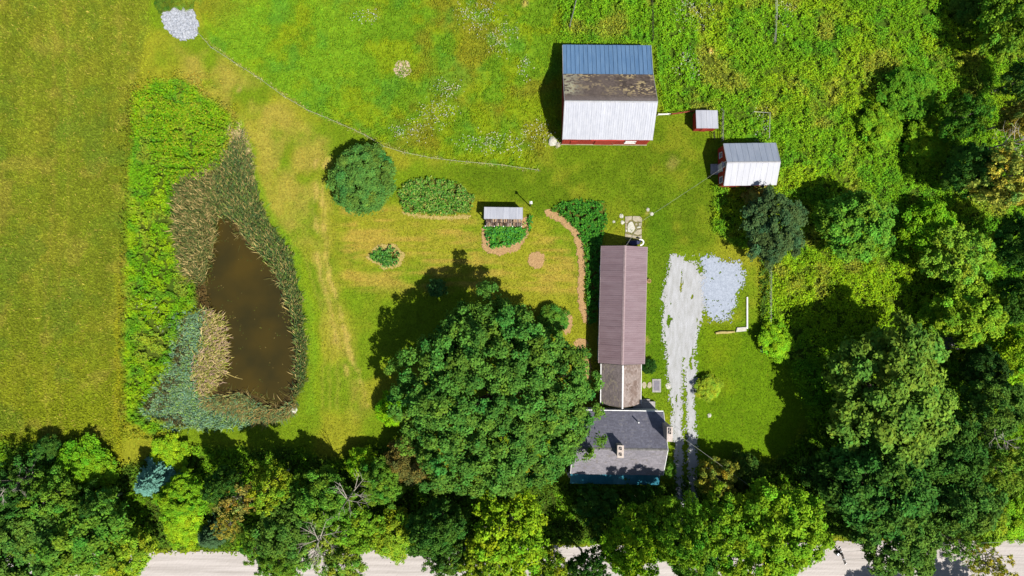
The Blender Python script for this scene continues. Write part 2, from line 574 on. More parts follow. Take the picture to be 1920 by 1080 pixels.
def field_sheet(name, fn, box, res, z, material, relief=0.0, parent=None, dither=0.0):
    """a sheet of small cells wherever the field is positive: a ragged natural edge"""
    x0, y0 = W(box[0], box[3])[:2]; x1, y1 = W(box[2], box[1])[:2]
    xs = np.arange(x0, x1, res); ys = np.arange(y0, y1, res)
    X, Y = np.meshgrid(xs, ys)
    X = X + (RNG.random(X.shape) - 0.5) * res * 0.5; Y = Y + (RNG.random(Y.shape) - 0.5) * res * 0.5
    U = 960 + X * PPM; V = 540 - Y * PPM
    F = fn(U.ravel(), V.ravel()).reshape(X.shape)
    F = F + dither * (RNG.random(F.shape) - 0.5)
    keep = (F[:-1, :-1] + F[1:, :-1] + F[:-1, 1:] + F[1:, 1:]) > 0
    Z = np.full(X.shape, z) + relief * (RNG.random(X.shape) - 0.3)
    i = np.arange(X.size).reshape(X.shape)
    f = np.stack([i[:-1, :-1], i[:-1, 1:], i[1:, 1:], i[1:, :-1]], -1)[keep]
    used, inv = np.unique(f.ravel(), return_inverse=True)
    v = np.stack([X.ravel(), Y.ravel(), Z.ravel()], 1)[used]
    me = mesh_np(name, v, inv.reshape(-1, 4), material)
    return link(name, me, parent)


# ---- road
def road_field(U, V):
    top = 1036 - (U - 250) * 0.0148 + 7 * (fbm(U / 60, V / 60, 4) - 0.5) + 9 * (fbm(U / 7, V / 7, 14) - 0.5)
    bot = top + 92
    return np.minimum(V - top, bot - V)


m_road = mat('road_gravel', A(220, 212, 207), A(186, 178, 172), scale=1.0, stretch=(0.07, 1.6, 1), rough=0.95, bump=0.15, contrast=(0.34, 0.66), detail=7)
o = field_sheet('road', road_field, (-420, 1000, 2340, 1140), 0.22, 0.05, m_road, 0.02)
tag(o, 'pale packed gravel road along the bottom edge behind the trees', 'road', kind='structure')

# ---- driveway and gravel
DRIVE = [(1254, 474), (1300, 478), (1322, 505), (1324, 575), (1308, 618), (1302, 680), (1303, 760), (1306, 860), (1308, 940), (1306, 1034), (1268, 1034), (1267, 860), (1258, 760), (1249, 680), (1244, 600), (1248, 520)]
MEDIAN = [(1281, 672), (1283, 760), (1285, 860), (1286, 1000)]
PAD = [(1313, 484), (1335, 477), (1362, 492), (1390, 493), (1398, 520), (1384, 545), (1373, 580), (1368, 601), (1330, 603), (1322, 575), (1317, 540), (1322, 510)]


def drive_field(U, V):
    n = fbm(U / 6, V / 9, 71) - 0.5
    n2 = fbm(U / 2.5, V / 2.5, 72) - 0.5
    n3 = fbm(U / 20, V / 20, 74) - 0.5
    f = sdf(DRIVE, U, V) + 10 * n + 10 * n2 + 10 * n3 + 0.5
    md = pdist(MEDIAN, U, V)
    w = 4.4 * sm(650, 760, V)
    f = np.minimum(f, md - w + 7 * n + 9 * n2)
    f = np.where(V < 540, f - (540 - V) * 0.10, f)
    for (x, y, rx, ry) in ((1315, 500, 8, 12), (1322, 592, 6, 12), (1292, 482, 10, 8)):   # grass showing through between driveway and pad
        f = np.minimum(f, (np.hypot((U - x) / rx, (V - y) / ry) - 1) * 9 + 6 * n2)
    f = np.minimum(f, (fbm(U / 9, V / 30, 79) - 0.27 - 0.12 * sm(540, 480, V)) * 160 + 8)
    return f


def pad_field(U, V):
    n = fbm(U / 5, V / 5, 81) - 0.5; n2 = fbm(U / 2.2, V / 2.2, 82) - 0.5; n3 = fbm(U / 14, V / 14, 83) - 0.5
    f = sdf(PAD, U, V) + 10 * n + 10 * n2 + 6 * n3
    hole = 0.24 + 0.3 * sm(560, 605, V) + 0.32 * sm(1374, 1390, U) * sm(545, 515, V)
    f = np.minimum(f, (fbm(U / 4, V / 4, 84) - hole) * 40 + 2.5)
    return f


m_drive = mat('driveway_gravel', A(204, 206, 210), A(172, 173, 170), scale=2.0, stretch=(1.2, 0.25, 1), rough=0.95, bump=0.5, contrast=(0.32, 0.74), detail=9)
m_pad = mat('blue_gravel', A(196, 206, 222), A(160, 170, 186), scale=3.0, rough=0.95, bump=0.5, contrast=(0.3, 0.7), detail=8)
tag(field_sheet('driveway', drive_field, (1225, 455, 1340, 1036), 0.09, 0.035, m_drive, 0.02, dither=15.0),
    'light gravel driveway splitting into two wheel tracks beside the long building', 'driveway', kind='structure')
tag(field_sheet('gravel_pad', pad_field, (1300, 465, 1410, 615), 0.09, 0.055, m_pad, 0.02, dither=20.0),
    'bluish crushed stone parking pad at the head of the driveway', 'gravel pad', kind='structure')

# ---- pond water
m = bpy.data.materials.new('pond_water')
nt, nd, lk = nodes_of(m)
out = nd.new('ShaderNodeOutputMaterial'); bs = nd.new('ShaderNodeBsdfPrincipled')
bs.inputs['Roughness'].default_value = 0.08
bs.inputs['IOR'].default_value = 1.33
mp = _coord(nd, lk, (1, 1, 1))
nz = nd.new('ShaderNodeTexNoise'); nz.inputs['Scale'].default_value = 0.16; nz.inputs['Detail'].default_value = 3
lk.new(mp.outputs[0], nz.inputs['Vector'])
mx = nd.new('ShaderNodeMix'); mx.data_type = 'RGBA'
mx.inputs[6].default_value = (*A(56, 51, 22), 1); mx.inputs[7].default_value = (*A(80, 66, 22), 1)
wr = nd.new('ShaderNodeMapRange'); wr.inputs['From Min'].default_value = 0.32; wr.inputs['From Max'].default_value = 0.68
lk.new(nz.outputs['Fac'], wr.inputs['Value']); lk.new(wr.outputs[0], mx.inputs['Factor']); lk.new(mx.outputs[2], bs.inputs['Base Color'])
nb = nd.new('ShaderNodeTexNoise'); nb.inputs['Scale'].default_value = 1.5
lk.new(mp.outputs[0], nb.inputs['Vector'])
b = nd.new('ShaderNodeBump'); b.inputs['Strength'].default_value = 0.04
lk.new(nb.outputs['Fac'], b.inputs['Height']); lk.new(b.outputs[0], bs.inputs['Normal'])
lk.new(bs.outputs[0], out.inputs[0])
tag(field_sheet('water', lambda U, V: sdf(POND, U, V) + 9, (365, 390, 575, 780), 0.5, -0.45, m),
    'still muddy brown pond water ringed by reeds', 'pond', kind='structure')

# ---- bare patches and mulch
m_mulch = mat('bark_mulch', A(214, 176, 122), A(166, 130, 86), scale=4.0, rough=0.95, bump=0.8, contrast=(0.3, 0.7), detail=8)
m_sand = mat('pale_sand', A(226, 204, 176), A(196, 170, 140), scale=2.0, rough=0.95, bump=0.4)
m_straw = mat('dry_straw', A(206, 184, 110), A(168, 150, 74), scale=4.0, rough=0.95, bump=0.6)


def rag(U, V, k=6.0, s=5.0, seed=101):
    return k * (fbm(U / s, V / s, seed) - 0.5)


BEDW_OUT = [(903, 428), (912, 426), (994, 404), (990, 440), (972, 470), (935, 479), (905, 470)]
mulches = [
    ('mulch_path', lambda U, V: 6.2 - pdist([(1028, 398), (1055, 413), (1078, 433), (1088, 465), (1091, 500), (1089, 540), (1091, 575), (1098, 598)], U, V) + rag(U, V),
     (1010, 385, 1115, 612), 'curved tan mulch path along the bed beside the long building'),
    ('mulch_border', lambda U, V: np.minimum(sdf(BEDW_OUT, U, V), 4 - sdf(BED_WOOD, U, V)) + rag(U, V, 3), (895, 400, 1000, 485), 'tan mulch edging round the bed in front of the woodshed'),
    ('mulch_circle', lambda U, V: 15.5 - np.hypot(U - 1006, V - 487) + rag(U, V, 4), (985, 466, 1028, 508), 'round patch of tan mulch in the lawn'),
    ('mulch_patch', lambda U, V: 12 - np.hypot((U - 1062) * 1.1, (V - 606) * 0.6) + rag(U, V), (1040, 580, 1085, 632), 'tan mulch crescent beside the small shrub under the big tree'),
    ('mulch_patch', lambda U, V: 13 - np.hypot((U - 1090), (V - 645) * 1.2) + rag(U, V), (1070, 628, 1112, 664), 'tan mulch patch between the big tree and the long building'),
    ('mulch_patch', lambda U, V: 9 - np.hypot((U - 1099), (V - 694) * 0.35) + rag(U, V), (1082, 660, 1118, 730), 'narrow tan mulch strip beside the connecting building'),
    ('straw_edging', lambda U, V: 3.2 - pdist([(757, 399), (790, 406), (840, 408), (880, 406)], U, V) + rag(U, V, 4), (745, 392, 890, 415), 'pale straw edging under the oval flower bed'),
    ('straw_edging', lambda U, V: np.minimum(5 - sdf(BED_SMALL, U, V), sdf(BED_SMALL, U, V) + 7) + rag(U, V, 6), (685, 455, 765, 508), 'pale straw ring round the small flower bed'),
    ('sand_patch', lambda U, V: 16 - np.hypot(U - 755, V - 129) + rag(U, V, 7), (735, 108, 776, 150), 'pale bare sand circle in the pasture'),
]
for nm, fn, bx, lb in mulches:
    mm = {'s': m_straw}.get(nm[0], m_mulch) if nm != 'sand_patch' else m_sand
    tag(field_sheet(nm, fn, bx, 0.09, 0.045, mm, 0.05, dither=7.0), lb, 'mulch' if mm is m_mulch else ('sand' if mm is m_sand else 'straw'), kind='structure')

# ------------------------------------------------------------------ buildings
m_red = mat('red_boards', A(224, 80, 58), A(180, 54, 42), scale=2.0, stretch=(6, 6, 0.5), rough=0.85, bump=0.2)
m_white = mat('white_paint', (0.62, 0.62, 0.62), (0.5, 0.5, 0.49), scale=2.0, rough=0.6, bump=0.05)
m_whitemetal = mat('pale_metal', A(228, 230, 238), A(208, 211, 222), scale=1.2, stretch=(3, 0.4, 1), rough=0.42, metal=0.25, bump=0.02, spec=0.5, objvar=0.06)
m_skymetal = mat('sky_tint_metal', A(126, 164, 204), A(106, 146, 190), scale=1.0, stretch=(3, 0.4, 1), rough=0.45, metal=0.2, bump=0.02, spec=0.5, objvar=0.06)  # galvanised sheet; the blue of the reflected sky is put into its colour
m_flatmetal = mat('matt_pale_metal', A(216, 218, 226), A(202, 205, 215), scale=0.8, stretch=(3, 0.4, 1), rough=0.6, metal=0.0, bump=0.02, objvar=0.06)
m_galv = mat('galvanised_metal', A(208, 216, 232), A(190, 200, 218), scale=0.8, stretch=(3, 0.4, 1), rough=0.4, metal=0.35, bump=0.02, spec=0.5, objvar=0.06)
m_mauve = mat('brown_metal', A(160, 138, 144), A(146, 122, 128), scale=0.6, stretch=(0.6, 3, 1), rough=0.5, metal=0.1, bump=0.02, spec=0.4, objvar=0.06)
m_sheath = mat('sheathing', A(90, 80, 66), rough=0.9)
m_ridge = mat('ridge_trim', A(206, 206, 210), A(180, 180, 184), scale=3, rough=0.5, bump=0.03)
m_mauve_trim = mat('brown_trim', A(190, 168, 170), A(170, 146, 148), scale=3, rough=0.5, bump=0.03)
m_shingle = mat('old_shingle', (1, 1, 1), (0.72, 0.72, 0.72), scale=5, rough=0.95, bump=0.06, attr='Col')
m_glass = mat('window_glass', (0.02, 0.025, 0.03), (0.03, 0.035, 0.04), rough=0.08, bump=0, spec=0.6)
m_clap = mat('white_clapboard', (0.6, 0.6, 0.57), (0.5, 0.5, 0.47), scale=1.5, rough=0.7, bump=0.05)
m_brick = mat('cream_brick', A(232, 222, 212), A(204, 186, 174), scale=6, rough=0.9, bump=0.3)
m_dark = mat('flue_black', (0.008, 0.008, 0.008), rough=0.95, bump=0)
m_teal = mat('teal_metal', A(40, 128, 150), A(60, 140, 160), scale=2, rough=0.5, metal=0.2, bump=0.02)
m_wood = mat('weathered_wood', A(168, 150, 128), A(120, 104, 86), scale=3, stretch=(4, 1, 1), rough=0.9, bump=0.3)
m_greywood = mat('grey_wood', A(150, 148, 146), A(110, 108, 106), scale=3, rough=0.9, bump=0.3)
m_polewood = mat('dark_pole', A(58, 48, 42), A(40, 34, 30), scale=3, rough=0.9, bump=0.2)
m_steel = mat('grey_steel', A(150, 154, 160), A(120, 124, 130), scale=4, rough=0.4, metal=0.6, bump=0.02)
m_stone = mat('field_stone', A(206, 196, 170), A(164, 154, 130), scale=2.5, rough=0.95, bump=0.4)
m_conc = mat('concrete', A(196, 192, 190), A(168, 164, 162), scale=3, rough=0.95, bump=0.2)
m_wire = mat('pale_wire', A(200, 200, 190), rough=0.5, bump=0)


def frame(o, u, v):
    o = Vector(o); u = Vector(u).normalized(); v = Vector(v).normalized()
    n = u.cross(v).normalized()
    M = Matrix.Identity(4)
    for r in range(3):
        M[r][0] = u[r]; M[r][1] = v[r]; M[r][2] = n[r]; M[r][3] = o[r]
    return M


def metal_slope(roof, o, u, v, length, slope, n, material, name='roof_panel', ribs=(0.5,), rh=0.05, rw=0.05):
    """n ribbed sheets laid side by side along u, each running up the slope; every sheet its own object"""
    w = length / n
    top = [(0, 0), (0, rh), (rw, rh), (rw, 0.0)]
    for r in ribs:
        c = w * r
        top += [(c - rw * 0.5, 0.0), (c - rw * 0.25, rh * 0.6), (c + rw * 0.25, rh * 0.6), (c + rw * 0.5, 0.0)]
    top += [(w - 0.004, 0.0)]
    prof = top + [(w - 0.004, -0.015), (0, -0.015)]
    me = MB().extr(prof, 0, slope, 'y').mesh(name, material)
    M = frame(o, u, v)
    for i in range(n):
        jit = Matrix.Translation((i * w, random.uniform(-0.015, 0.015), random.uniform(-0.003, 0.006)))
        link(name, me, roof, M @ jit)


def shingle_slope(roof, o, u, v, length, slope, palette, name='shingle_courses', course=0.2, width=0.3, seed=1):
    rng = np.random.default_rng(seed)
    rows = int(slope / course)
    P = []
    for r in range(rows):
        x = -rng.random() * width * 0.5
        while x < length - 0.02:
            w = width * (0.7 + 0.6 * rng.random())
            x0 = max(x, 0); x1 = min(x + w - 0.008, length)
            if x1 - x0 > 0.03:
                P.append((x0, x1, r * course, rng.random(), rng.random()))
            x += w
    P = np.array(P)
    x0, x1, y0 = P[:, 0], P[:, 1], P[:, 2] - (P[:, 4] - 0.5) * 0.03
    y1 = np.minimum(y0 + course * 1.6, slope)
    t = 0.008 + 0.006 * P[:, 3]
    z0 = t; z1 = np.full(len(P), 0.002)
    zb = np.zeros(len(P))
    V = np.stack([np.stack([x0, y0, z0], 1), np.stack([x1, y0, z0], 1), np.stack([x1, y1, z1], 1), np.stack([x0, y1, z1], 1),
                  np.stack([x0, y0, zb], 1), np.stack([x1, y0, zb], 1), np.stack([x1, y1, zb], 1), np.stack([x0, y1, zb], 1)], 1)
    F0 = np.array([(0, 1, 2, 3), (4, 5, 1, 0), (5, 6, 2, 1), (7, 4, 0, 3)])
    F = (np.arange(len(P))[:, None, None] * 8 + F0[None]).reshape(-1, 4)
    c = palette(P[:, 0], P[:, 2], P[:, 3], rng)
    me = mesh_np(name, V.reshape(-1, 3), F, m_shingle, np.repeat(c, 8, axis=0))
    ob = link(name, me, roof, frame(o, u, v))
    ob['kind'] = 'stuff'
    return ob


def gable_body(b, axis, hw, a0, a1, eave, ridge, material, boards=True, name='wall', off=0.0):
    """closed gabled body; axis 'x' or 'y' is the ridge direction"""
    m = MB()
    prof = [(-hw, 0), (hw, 0), (hw, eave), (off, ridge), (-hw, eave)]
    m.extr(prof, a0, a1, axis)
    if boards:
        p = a0 + 0.2
        while p < a1 - 0.1:
            for s in (-1, 1):
                y = s * hw
                lo, hi = (y - 0.012, y + 0.025) if s > 0 else (y - 0.025, y + 0.012)
                if axis == 'x':
                    m.box(p, lo, 0.1, p + 0.05, hi, eave - 0.06)
                else:
                    m.box(lo, p, 0.1, hi, p + 0.05, eave - 0.06)
            p += 0.3
        q = -hw + 0.15
        while q < hw - 0.1:
            top = eave + (ridge - eave) * (1 - abs(q) / hw) - 0.12
            for a, s in ((a0, -1), (a1, 1)):
                lo, hi = (a - 0.025, a + 0.012) if s < 0 else (a - 0.012, a + 0.025)
                if axis == 'x':
                    m.box(lo, q, 0.1, hi, q + 0.05, top)
                else:
                    m.box(q, lo, 0.1, q + 0.05, hi, top)
            q += 0.3
    return m.build(name, material, b)


def slab(m, pts, t):
    """thin closed slab under a quad"""
    p = [Vector(q) for q in pts]
    n = (p[1] - p[0]).cross(p[3] - p[0]).normalized() * t
    vs = p + [q - n for q in p]
    m.add(vs, [(0, 1, 2, 3), (7, 6, 5, 4), (0, 4, 5, 1), (1, 5, 6, 2), (2, 6, 7, 3), (3, 7, 4, 0)])


def window(b, cx, cy, z, w, h, nx, ny, panes=2, frame_mat=None):
    """window on a wall whose outward normal is (nx, ny)"""
    fm = frame_mat or m_white
    tx, ty = -ny, nx
    M = Matrix(((tx, nx, 0, cx), (ty, ny, 0, cy), (0, 0, 1, z), (0, 0, 0, 1)))
    f = MB()
    t = 0.08
    f.box(-w / 2, 0.0, 0, -w / 2 + t, 0.07, h).box(w / 2 - t, 0.0, 0, w / 2, 0.07, h)
    f.box(-w / 2 + t, 0.0, h - t, w / 2 - t, 0.07, h).box(-w / 2 - 0.05, 0.0, -0.06, w / 2 + 0.05, 0.12, 0)
    f.box(-w / 2 + t, 0.0, h * 0.5 - 0.03, w / 2 - t, 0.06, h * 0.5 + 0.03)
    wo_ = f.build('window', fm, b, mx=M)
    for k in range(panes):
        z0 = 0.0 if k == 0 else h * 0.5 + 0.03
        z1 = h * 0.5 - 0.03 if k == 0 else h - t
        MB().box(-w / 2 + t, 0.0, z0, w / 2 - t, 0.025, z1).build('pane', m_glass, wo_)
    return wo_


# ---- big barn: pale steel south slope, bare old shingles north of the ridge, lean-to steel coloured with reflected sky
def build_barn():
    x0, x1 = 92 / PPM, 253.5 / PPM
    yS, yR, yN, yL = 267.8 / PPM, 324.8 / PPM, 383.5 / PPM, 443.5 / PPM
    eS, R, eN, eL = 3.9, 7.2, 4.15, 2.45
    cx, cy = (x0 + x1) / 2, (yS + yL) / 2
    b = thing('barn', 'large red barn with pale metal, mossy shingle and sky tinted metal roof bands', 'barn', (cx, cy, 0), math.radians(-0.45))
    X0, X1 = x0 - cx + 0.12, x1 - cx - 0.12
    S, Rr, N, L = yS - cy + 0.1, yR - cy, yN - cy, yL - cy - 0.15
    prof = [(S, 0), (L, 0), (L, eL - 0.12), (N, eN - 0.14), (Rr, R - 0.16), (S, eS - 0.1)]
    m = MB().extr(prof, X0, X1, 'x')
    p = X0 + 0.15
    while p < X1 - 0.1:
        m.box(p, S - 0.025, 0.25, p + 0.05, S + 0.012, eS - 0.25)
        p += 0.3
    q = S + 0.15
    while q < L - 0.1:
        t = np.interp(q, [S, Rr, N, L], [eS, R, eN, eL]) - 0.5
        m.box(X0 - 0.025, q, 0.25, X0 + 0.012, q + 0.05, t)
        m.box(X1 - 0.012, q, 0.25, X1 + 0.025, q + 0.05, t)
        q += 0.3
    m.build('wall', m_red, b)
    f = MB()
    f.box(X0 - 0.09, S - 0.12, 0, X1 + 0.09, S - 0.03, 0.22)
    f.build('foundation', m_stone, b)
    rf = MB()
    xx0, xx1 = x0 - cx, x1 - cx
    slab(rf, [(xx0, S - 0.1, eS), (xx1, S - 0.1, eS), (xx1, Rr, R), (xx0, Rr, R)], 0.08)
    slab(rf, [(xx0, Rr + 0.002, R), (xx1, Rr + 0.002, R), (xx1, N, eN), (xx0, N, eN)], 0.08)
    slab(rf, [(xx0, N + 0.002, eN - 0.1), (xx1, N + 0.002, eN - 0.1), (xx1, L + 0.15, eL), (xx0, L + 0.15, eL)], 0.08)
    roof = rf.build('roof', m_sheath, b)
    ln = xx1 - xx0
    up = (0, Rr - (S - 0.1), R - eS)
    metal_slope(roof, (xx0, S - 0.16, eS + 0.03), (1, 0, 0), up, ln, Vector(up).length + 0.08, 20, m_whitemetal, ribs=(0.5,), rh=0.03, rw=0.06)
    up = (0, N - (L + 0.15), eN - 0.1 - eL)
    metal_slope(roof, (xx1, L + 0.22, eL + 0.02), (-1, 0, 0), up, ln, Vector(up).length + 0.05, 21, m_skymetal, ribs=(), rh=0.07, rw=0.07)

    def pal(x, y, r, rng):
        n = fbm(x / 1.6, y / 0.9, 501); n2 = fbm(x / 0.5, y / 0.5, 511)
        c = np.tile(A(124, 108, 98), (len(x), 1)) * (0.7 + 0.6 * r)[:, None]
        c = mixc(c, A(80, 68, 62), sm(0.5, 0.7, n2) * 0.8)
        lich = sm(0.46, 0.62, n) * (rng.random(len(x)) < 0.5) * sm(4.9, 3.0, y)
        c = mixc(c, A(220, 196, 146), lich * 0.9)
        left = sm(9.3, 10.8, x) * (rng.random(len(x)) < 0.55) * sm(4.6, 3.6, y)
        c = mixc(c, A(214, 210, 178), left * 0.8)
        c = mixc(c, A(164, 152, 148), sm(4.2, 5.0, y) * 0.7)
        c = mixc(c, A(130, 116, 110), sm(0.45, 0.65, fbm(x / 3, y / 3, 531)) * 0.5)
        return c
    up = (0, Rr - N, R - eN)
    shingle_slope(roof, (xx1, N + 0.04, eN + 0.03), (-1, 0, 0), up, ln, Vector(up).length + 0.02, pal, seed=3)
    rc = MB()
    rc.extr([(Rr - 0.16, R - 0.03), (Rr, R + 0.09), (Rr + 0.16, R - 0.06), (Rr, R - 0.02)], xx0 - 0.02, xx1 + 0.02, 'x')
    rc.build('ridge_cap', m_ridge, roof)
    for xe in (xx0 - 0.06, xx1):
        vb = MB()
        vb.box(xe, S - 0.2, eS - 0.14, xe + 0.06, S - 0.1, eS + 0.05)
        for (ya, za, yb, zb) in ((S - 0.1, eS, Rr, R), (Rr, R, N, eN), (N, eN - 0.1, L + 0.15, eL)):
            vb.add([(xe, ya, za - 0.16), (xe + 0.05, ya, za - 0.16), (xe + 0.05, yb, zb - 0.16), (xe, yb, zb - 0.16), (xe, ya, za + 0.05), (xe + 0.05, ya, za + 0.05), (xe + 0.05, yb, zb + 0.05), (xe, yb, zb + 0.05)],
                   [(0, 3, 2, 1), (4, 5, 6, 7), (0, 1, 5, 4), (1, 2, 6, 5), (2, 3, 7, 6), (3, 0, 4, 7)])
        vb.build('verge_board', m_ridge, roof)
    w = window(b, (1178 - 960) / PPM - cx, S - 0.03, 1.5, 1.5, 1.1, 0, -1)
    w['label'] = 'white framed window in the red south wall'
    d = MB()
    d.box(-1.5, S - 0.09, 0.1, 1.3, S - 0.03, 3.1)
    d.box(-2.2, S - 0.13, 3.12, 2.4, S - 0.03, 3.22)
    dd = d.build('sliding_door', m_red, b)
    MB().box(1.0, S - 0.14, 1.1, 1.06, S - 0.091, 1.5).build('handle', m_steel, dd)
    MB().box(-4.9, S - 0.08, 0.1, -4.0, S - 0.03, 2.1).build('door', m_red, b)


build_barn()


# ---- small red barn right of it, ridge left to right
def build_small_barn():
    x0, x1 = 385 / PPM, 480 / PPM
    yN, yR, yS = 262 / PPM, 225 / PPM, 187 / PPM
    e, R = 3.0, 4.6
    cx, cy = (x0 + x1) / 2, yR
    b = thing('small_barn', 'small red gabled barn with pale metal roof beside the brush', 'barn', (cx, cy, 0), math.radians(0.6))
    hw = (yN - yS) / 2 - 0.1
    X0, X1 = x0 - cx, x1 - cx
    gable_body(b, 'x', hw, X0 + 0.1, X1 - 0.1, e - 0.05, R - 0.12, m_red)
    rf = MB()
    H = (yN - yS) / 2 + 0.03
    slab(rf, [(X0, -H, e), (X1, -H, e), (X1, 0, R), (X0, 0, R)], 0.07)
    slab(rf, [(X0, 0.002, R), (X1, 0.002, R), (X1, H, e), (X0, H, e)], 0.07)
    roof = rf.build('roof', m_sheath, b)
    up = (0, H, R - e); sl = Vector(up).length + 0.06
    metal_slope(roof, (X0, -H - 0.05, e + 0.02), (1, 0, 0), up, X1 - X0, sl, 9, m_flatmetal, ribs=(), rh=0.025, rw=0.04)
    up = (0, -H, R - e)
    metal_slope(roof, (X1, H + 0.05, e + 0.02), (-1, 0, 0), up, X1 - X0, sl, 9, m_galv, ribs=(), rh=0.025, rw=0.04)
    MB().extr([(-0.14, R - 0.02), (0, R + 0.08), (0.14, R - 0.02), (0, R)], X0 - 0.02, X1 + 0.02, 'x').build('ridge_cap', m_ridge, roof)
    for xe in (X0 - 0.05, X1):
        vb = MB()
        for s in (-1, 1):
            vb.add([(xe, s * H, e - 0.12), (xe + 0.05, s * H, e - 0.12), (xe + 0.05, 0, R - 0.12), (xe, 0, R - 0.12), (xe, s * H, e + 0.04), (xe + 0.05, s * H, e + 0.04), (xe + 0.05, 0, R + 0.04), (xe, 0, R + 0.04)],
                   [(0, 3, 2, 1), (4, 5, 6, 7), (0, 1, 5, 4), (1, 2, 6, 5), (2, 3, 7, 6), (3, 0, 4, 7)])
        vb.build('verge_board', m_ridge, roof)
    d = MB()
    d.box(X0 + 0.0, -0.75, 0.05, X0 + 0.075, 0.45, 2.2).box(X0 - 0.03, -0.85, 2.2, X0 + 0.075, 0.55, 2.32)
    dd = d.build('door', m_white, b)
    MB().box(X0 - 0.06, -0.62, 1.0, X0 - 0.001, -0.56, 1.16).build('handle', m_steel, dd)
    window(b, X0 + 0.1, -1.9, 1.0, 0.9, 1.2, -1, 0)
    window(b, X0 + 0.1, 1.6, 1.0, 0.8, 1.1, -1, 0)
    window(b, X0 + 0.1, 0.0, 2.9, 0.7, 0.9, -1, 0)
    p = MB()
    p.tube([(1.35, -H - 0.35, 0), (1.35, -H - 0.35, 4.1)], 0.11, 8).tube([(1.35, -H - 0.35, 4.05), (1.35, -H - 0.35, 4.3)], 0.19, 8)
    p.build('stovepipe', m_polewood, b)
    s = MB()
    s.box(X0 - 1.0, -0.9, 0, X0 + 0.0, 0.6, 0.14)
    s.build('door_step', m_conc, b)


build_small_barn()


# ---- little coop between the barns
def build_coop():
    x0, x1 = 337.5 / PPM, 377.5 / PPM
    yS, yN = 292.5 / PPM, 326 / PPM
    cx, cy = (x0 + x1) / 2, (yS + yN) / 2
    b = thing('animal_shed', 'tiny square red shed with flat pale metal roof between the two barns', 'shed', (cx, cy, 0))
    hx, hy = (x1 - x0) / 2, (yN - yS) / 2
    m = MB()
    m.extr([(-hy + 0.12, 0), (hy - 0.1, 0), (hy - 0.1, 1.95), (-hy + 0.12, 2.3)], -hx + 0.1, hx - 0.1, 'x')
    q = -hx + 0.2
    while q < hx - 0.15:
        m.box(q, -hy + 0.09, 0.05, q + 0.05, -hy + 0.13, 2.2)
        q += 0.3
    m.build('wall', m_red, b)
    rf = MB()
    slab(rf, [(-hx, -hy, 2.4), (hx, -hy, 2.4), (hx, hy, 2.05), (-hx, hy, 2.05)], 0.07)
    roof = rf.build('roof', m_sheath, b)
    up = (0, -2 * hy, 0.35)
    metal_slope(roof, (hx, hy + 0.03, 2.07), (-1, 0, 0), up, 2 * hx, Vector(up).length + 0.06, 4, m_whitemetal, ribs=(), rh=0.025, rw=0.04)
    d = MB().box(-0.5, -hy + 0.05, 0.05, 0.35, -hy + 0.088, 1.75).build('door', m_red, b)
    MB().box(0.2, -hy + 0.01, 0.9, 0.25, -hy + 0.049, 1.05).build('handle', m_steel, d)


build_coop()


# ---- long building with brown ribbed metal roof, ridge top to bottom
def build_long():
    yN, yS = 75.5 / PPM, -137 / PPM
    xN, xS = 204.0 / PPM, 199.0 / PPM
    hw = 40.8 / PPM
    e, R = 3.2, 4.9
    cy = (yN + yS) / 2; cx = (xN + xS) / 2
    rz = -math.atan2(xN - xS, yN - yS)
    b = thing('carriage_shed', 'long narrow outbuilding with mauve brown ribbed metal roof', 'shed', (cx, cy, 0), rz)
    L = (yN - yS) / 2
    o = -0.18
    gable_body(b, 'y', hw - 0.15, -L + 0.1, L - 0.2, e - 0.06, R - 0.14, m_clap, boards=False, off=o)
    rf = MB()
    slab(rf, [(-hw, L, e), (-hw, -L, e), (o, -L, R), (o, L, R)], 0.07)
    slab(rf, [(o + 0.002, L, R), (o + 0.002, -L, R), (hw, -L, e), (hw, L, e)], 0.07)
    roof = rf.build('roof', m_sheath, b)
    n = 19
    up = (o + hw, 0, R - e)
    metal_slope(roof, (-hw - 0.04, L, e + 0.01), (0, -1, 0), up, 2 * L, Vector(up).length + 0.04, n, m_mauve, ribs=(0.36, 0.68), rh=0.032, rw=0.09)
    up = (o - hw, 0, R - e)
    metal_slope(roof, (hw + 0.04, -L, e + 0.01), (0, 1, 0), up, 2 * L, Vector(up).length + 0.04, n, m_mauve, ribs=(0.36, 0.68), rh=0.032, rw=0.09)
    MB().extr([(o - 0.2, R - 0.04), (o, R + 0.1), (o + 0.2, R - 0.04), (o, R)], -L - 0.02, L + 0.02, 'y').build('ridge_cap', m_mauve_trim, roof)
    MB().box(hw + 0.02, -L, e - 0.13, hw + 0.12, L, e - 0.04).build('eave_trim', m_mauve_trim, roof)
    MB().box(-hw - 0.12, -L, e - 0.13, -hw - 0.02, L, e - 0.04).build('eave_trim', m_mauve_trim, roof)
    for k, yy in enumerate((-6.2, -3.1, 0.2, 3.4, 6.3)):
        d = MB().box(hw - 0.16, yy - 1.1, 0.05, hw - 0.1, yy + 1.1, 2.4).build('bay_door', m_clap, b)
        MB().box(hw - 0.1, yy - 0.1, 0.9, hw - 0.06, yy + 0.1, 0.96).build('handle', m_steel, d)
    for yy in (-5, 0, 5):
        window(b, -hw + 0.15, yy, 1.0, 0.9, 1.1, -1, 0)
    return b


build_long()


def grey_pal(base, dark, moss, k):
    def pal(x, y, r, rng):
        c = np.tile(base, (len(x), 1)) * (0.82 + 0.3 * r)[:, None]
        c = mixc(c, dark, sm(0.45, 0.7, fbm(x / 1.3, y / 1.3, 601)) * 0.6)
        c = mixc(c, moss, (rng.random(len(x)) < k) * sm(0.4, 0.6, fbm(x / 0.8, y / 0.8, 611)) * 0.7)
        return c
    return pal


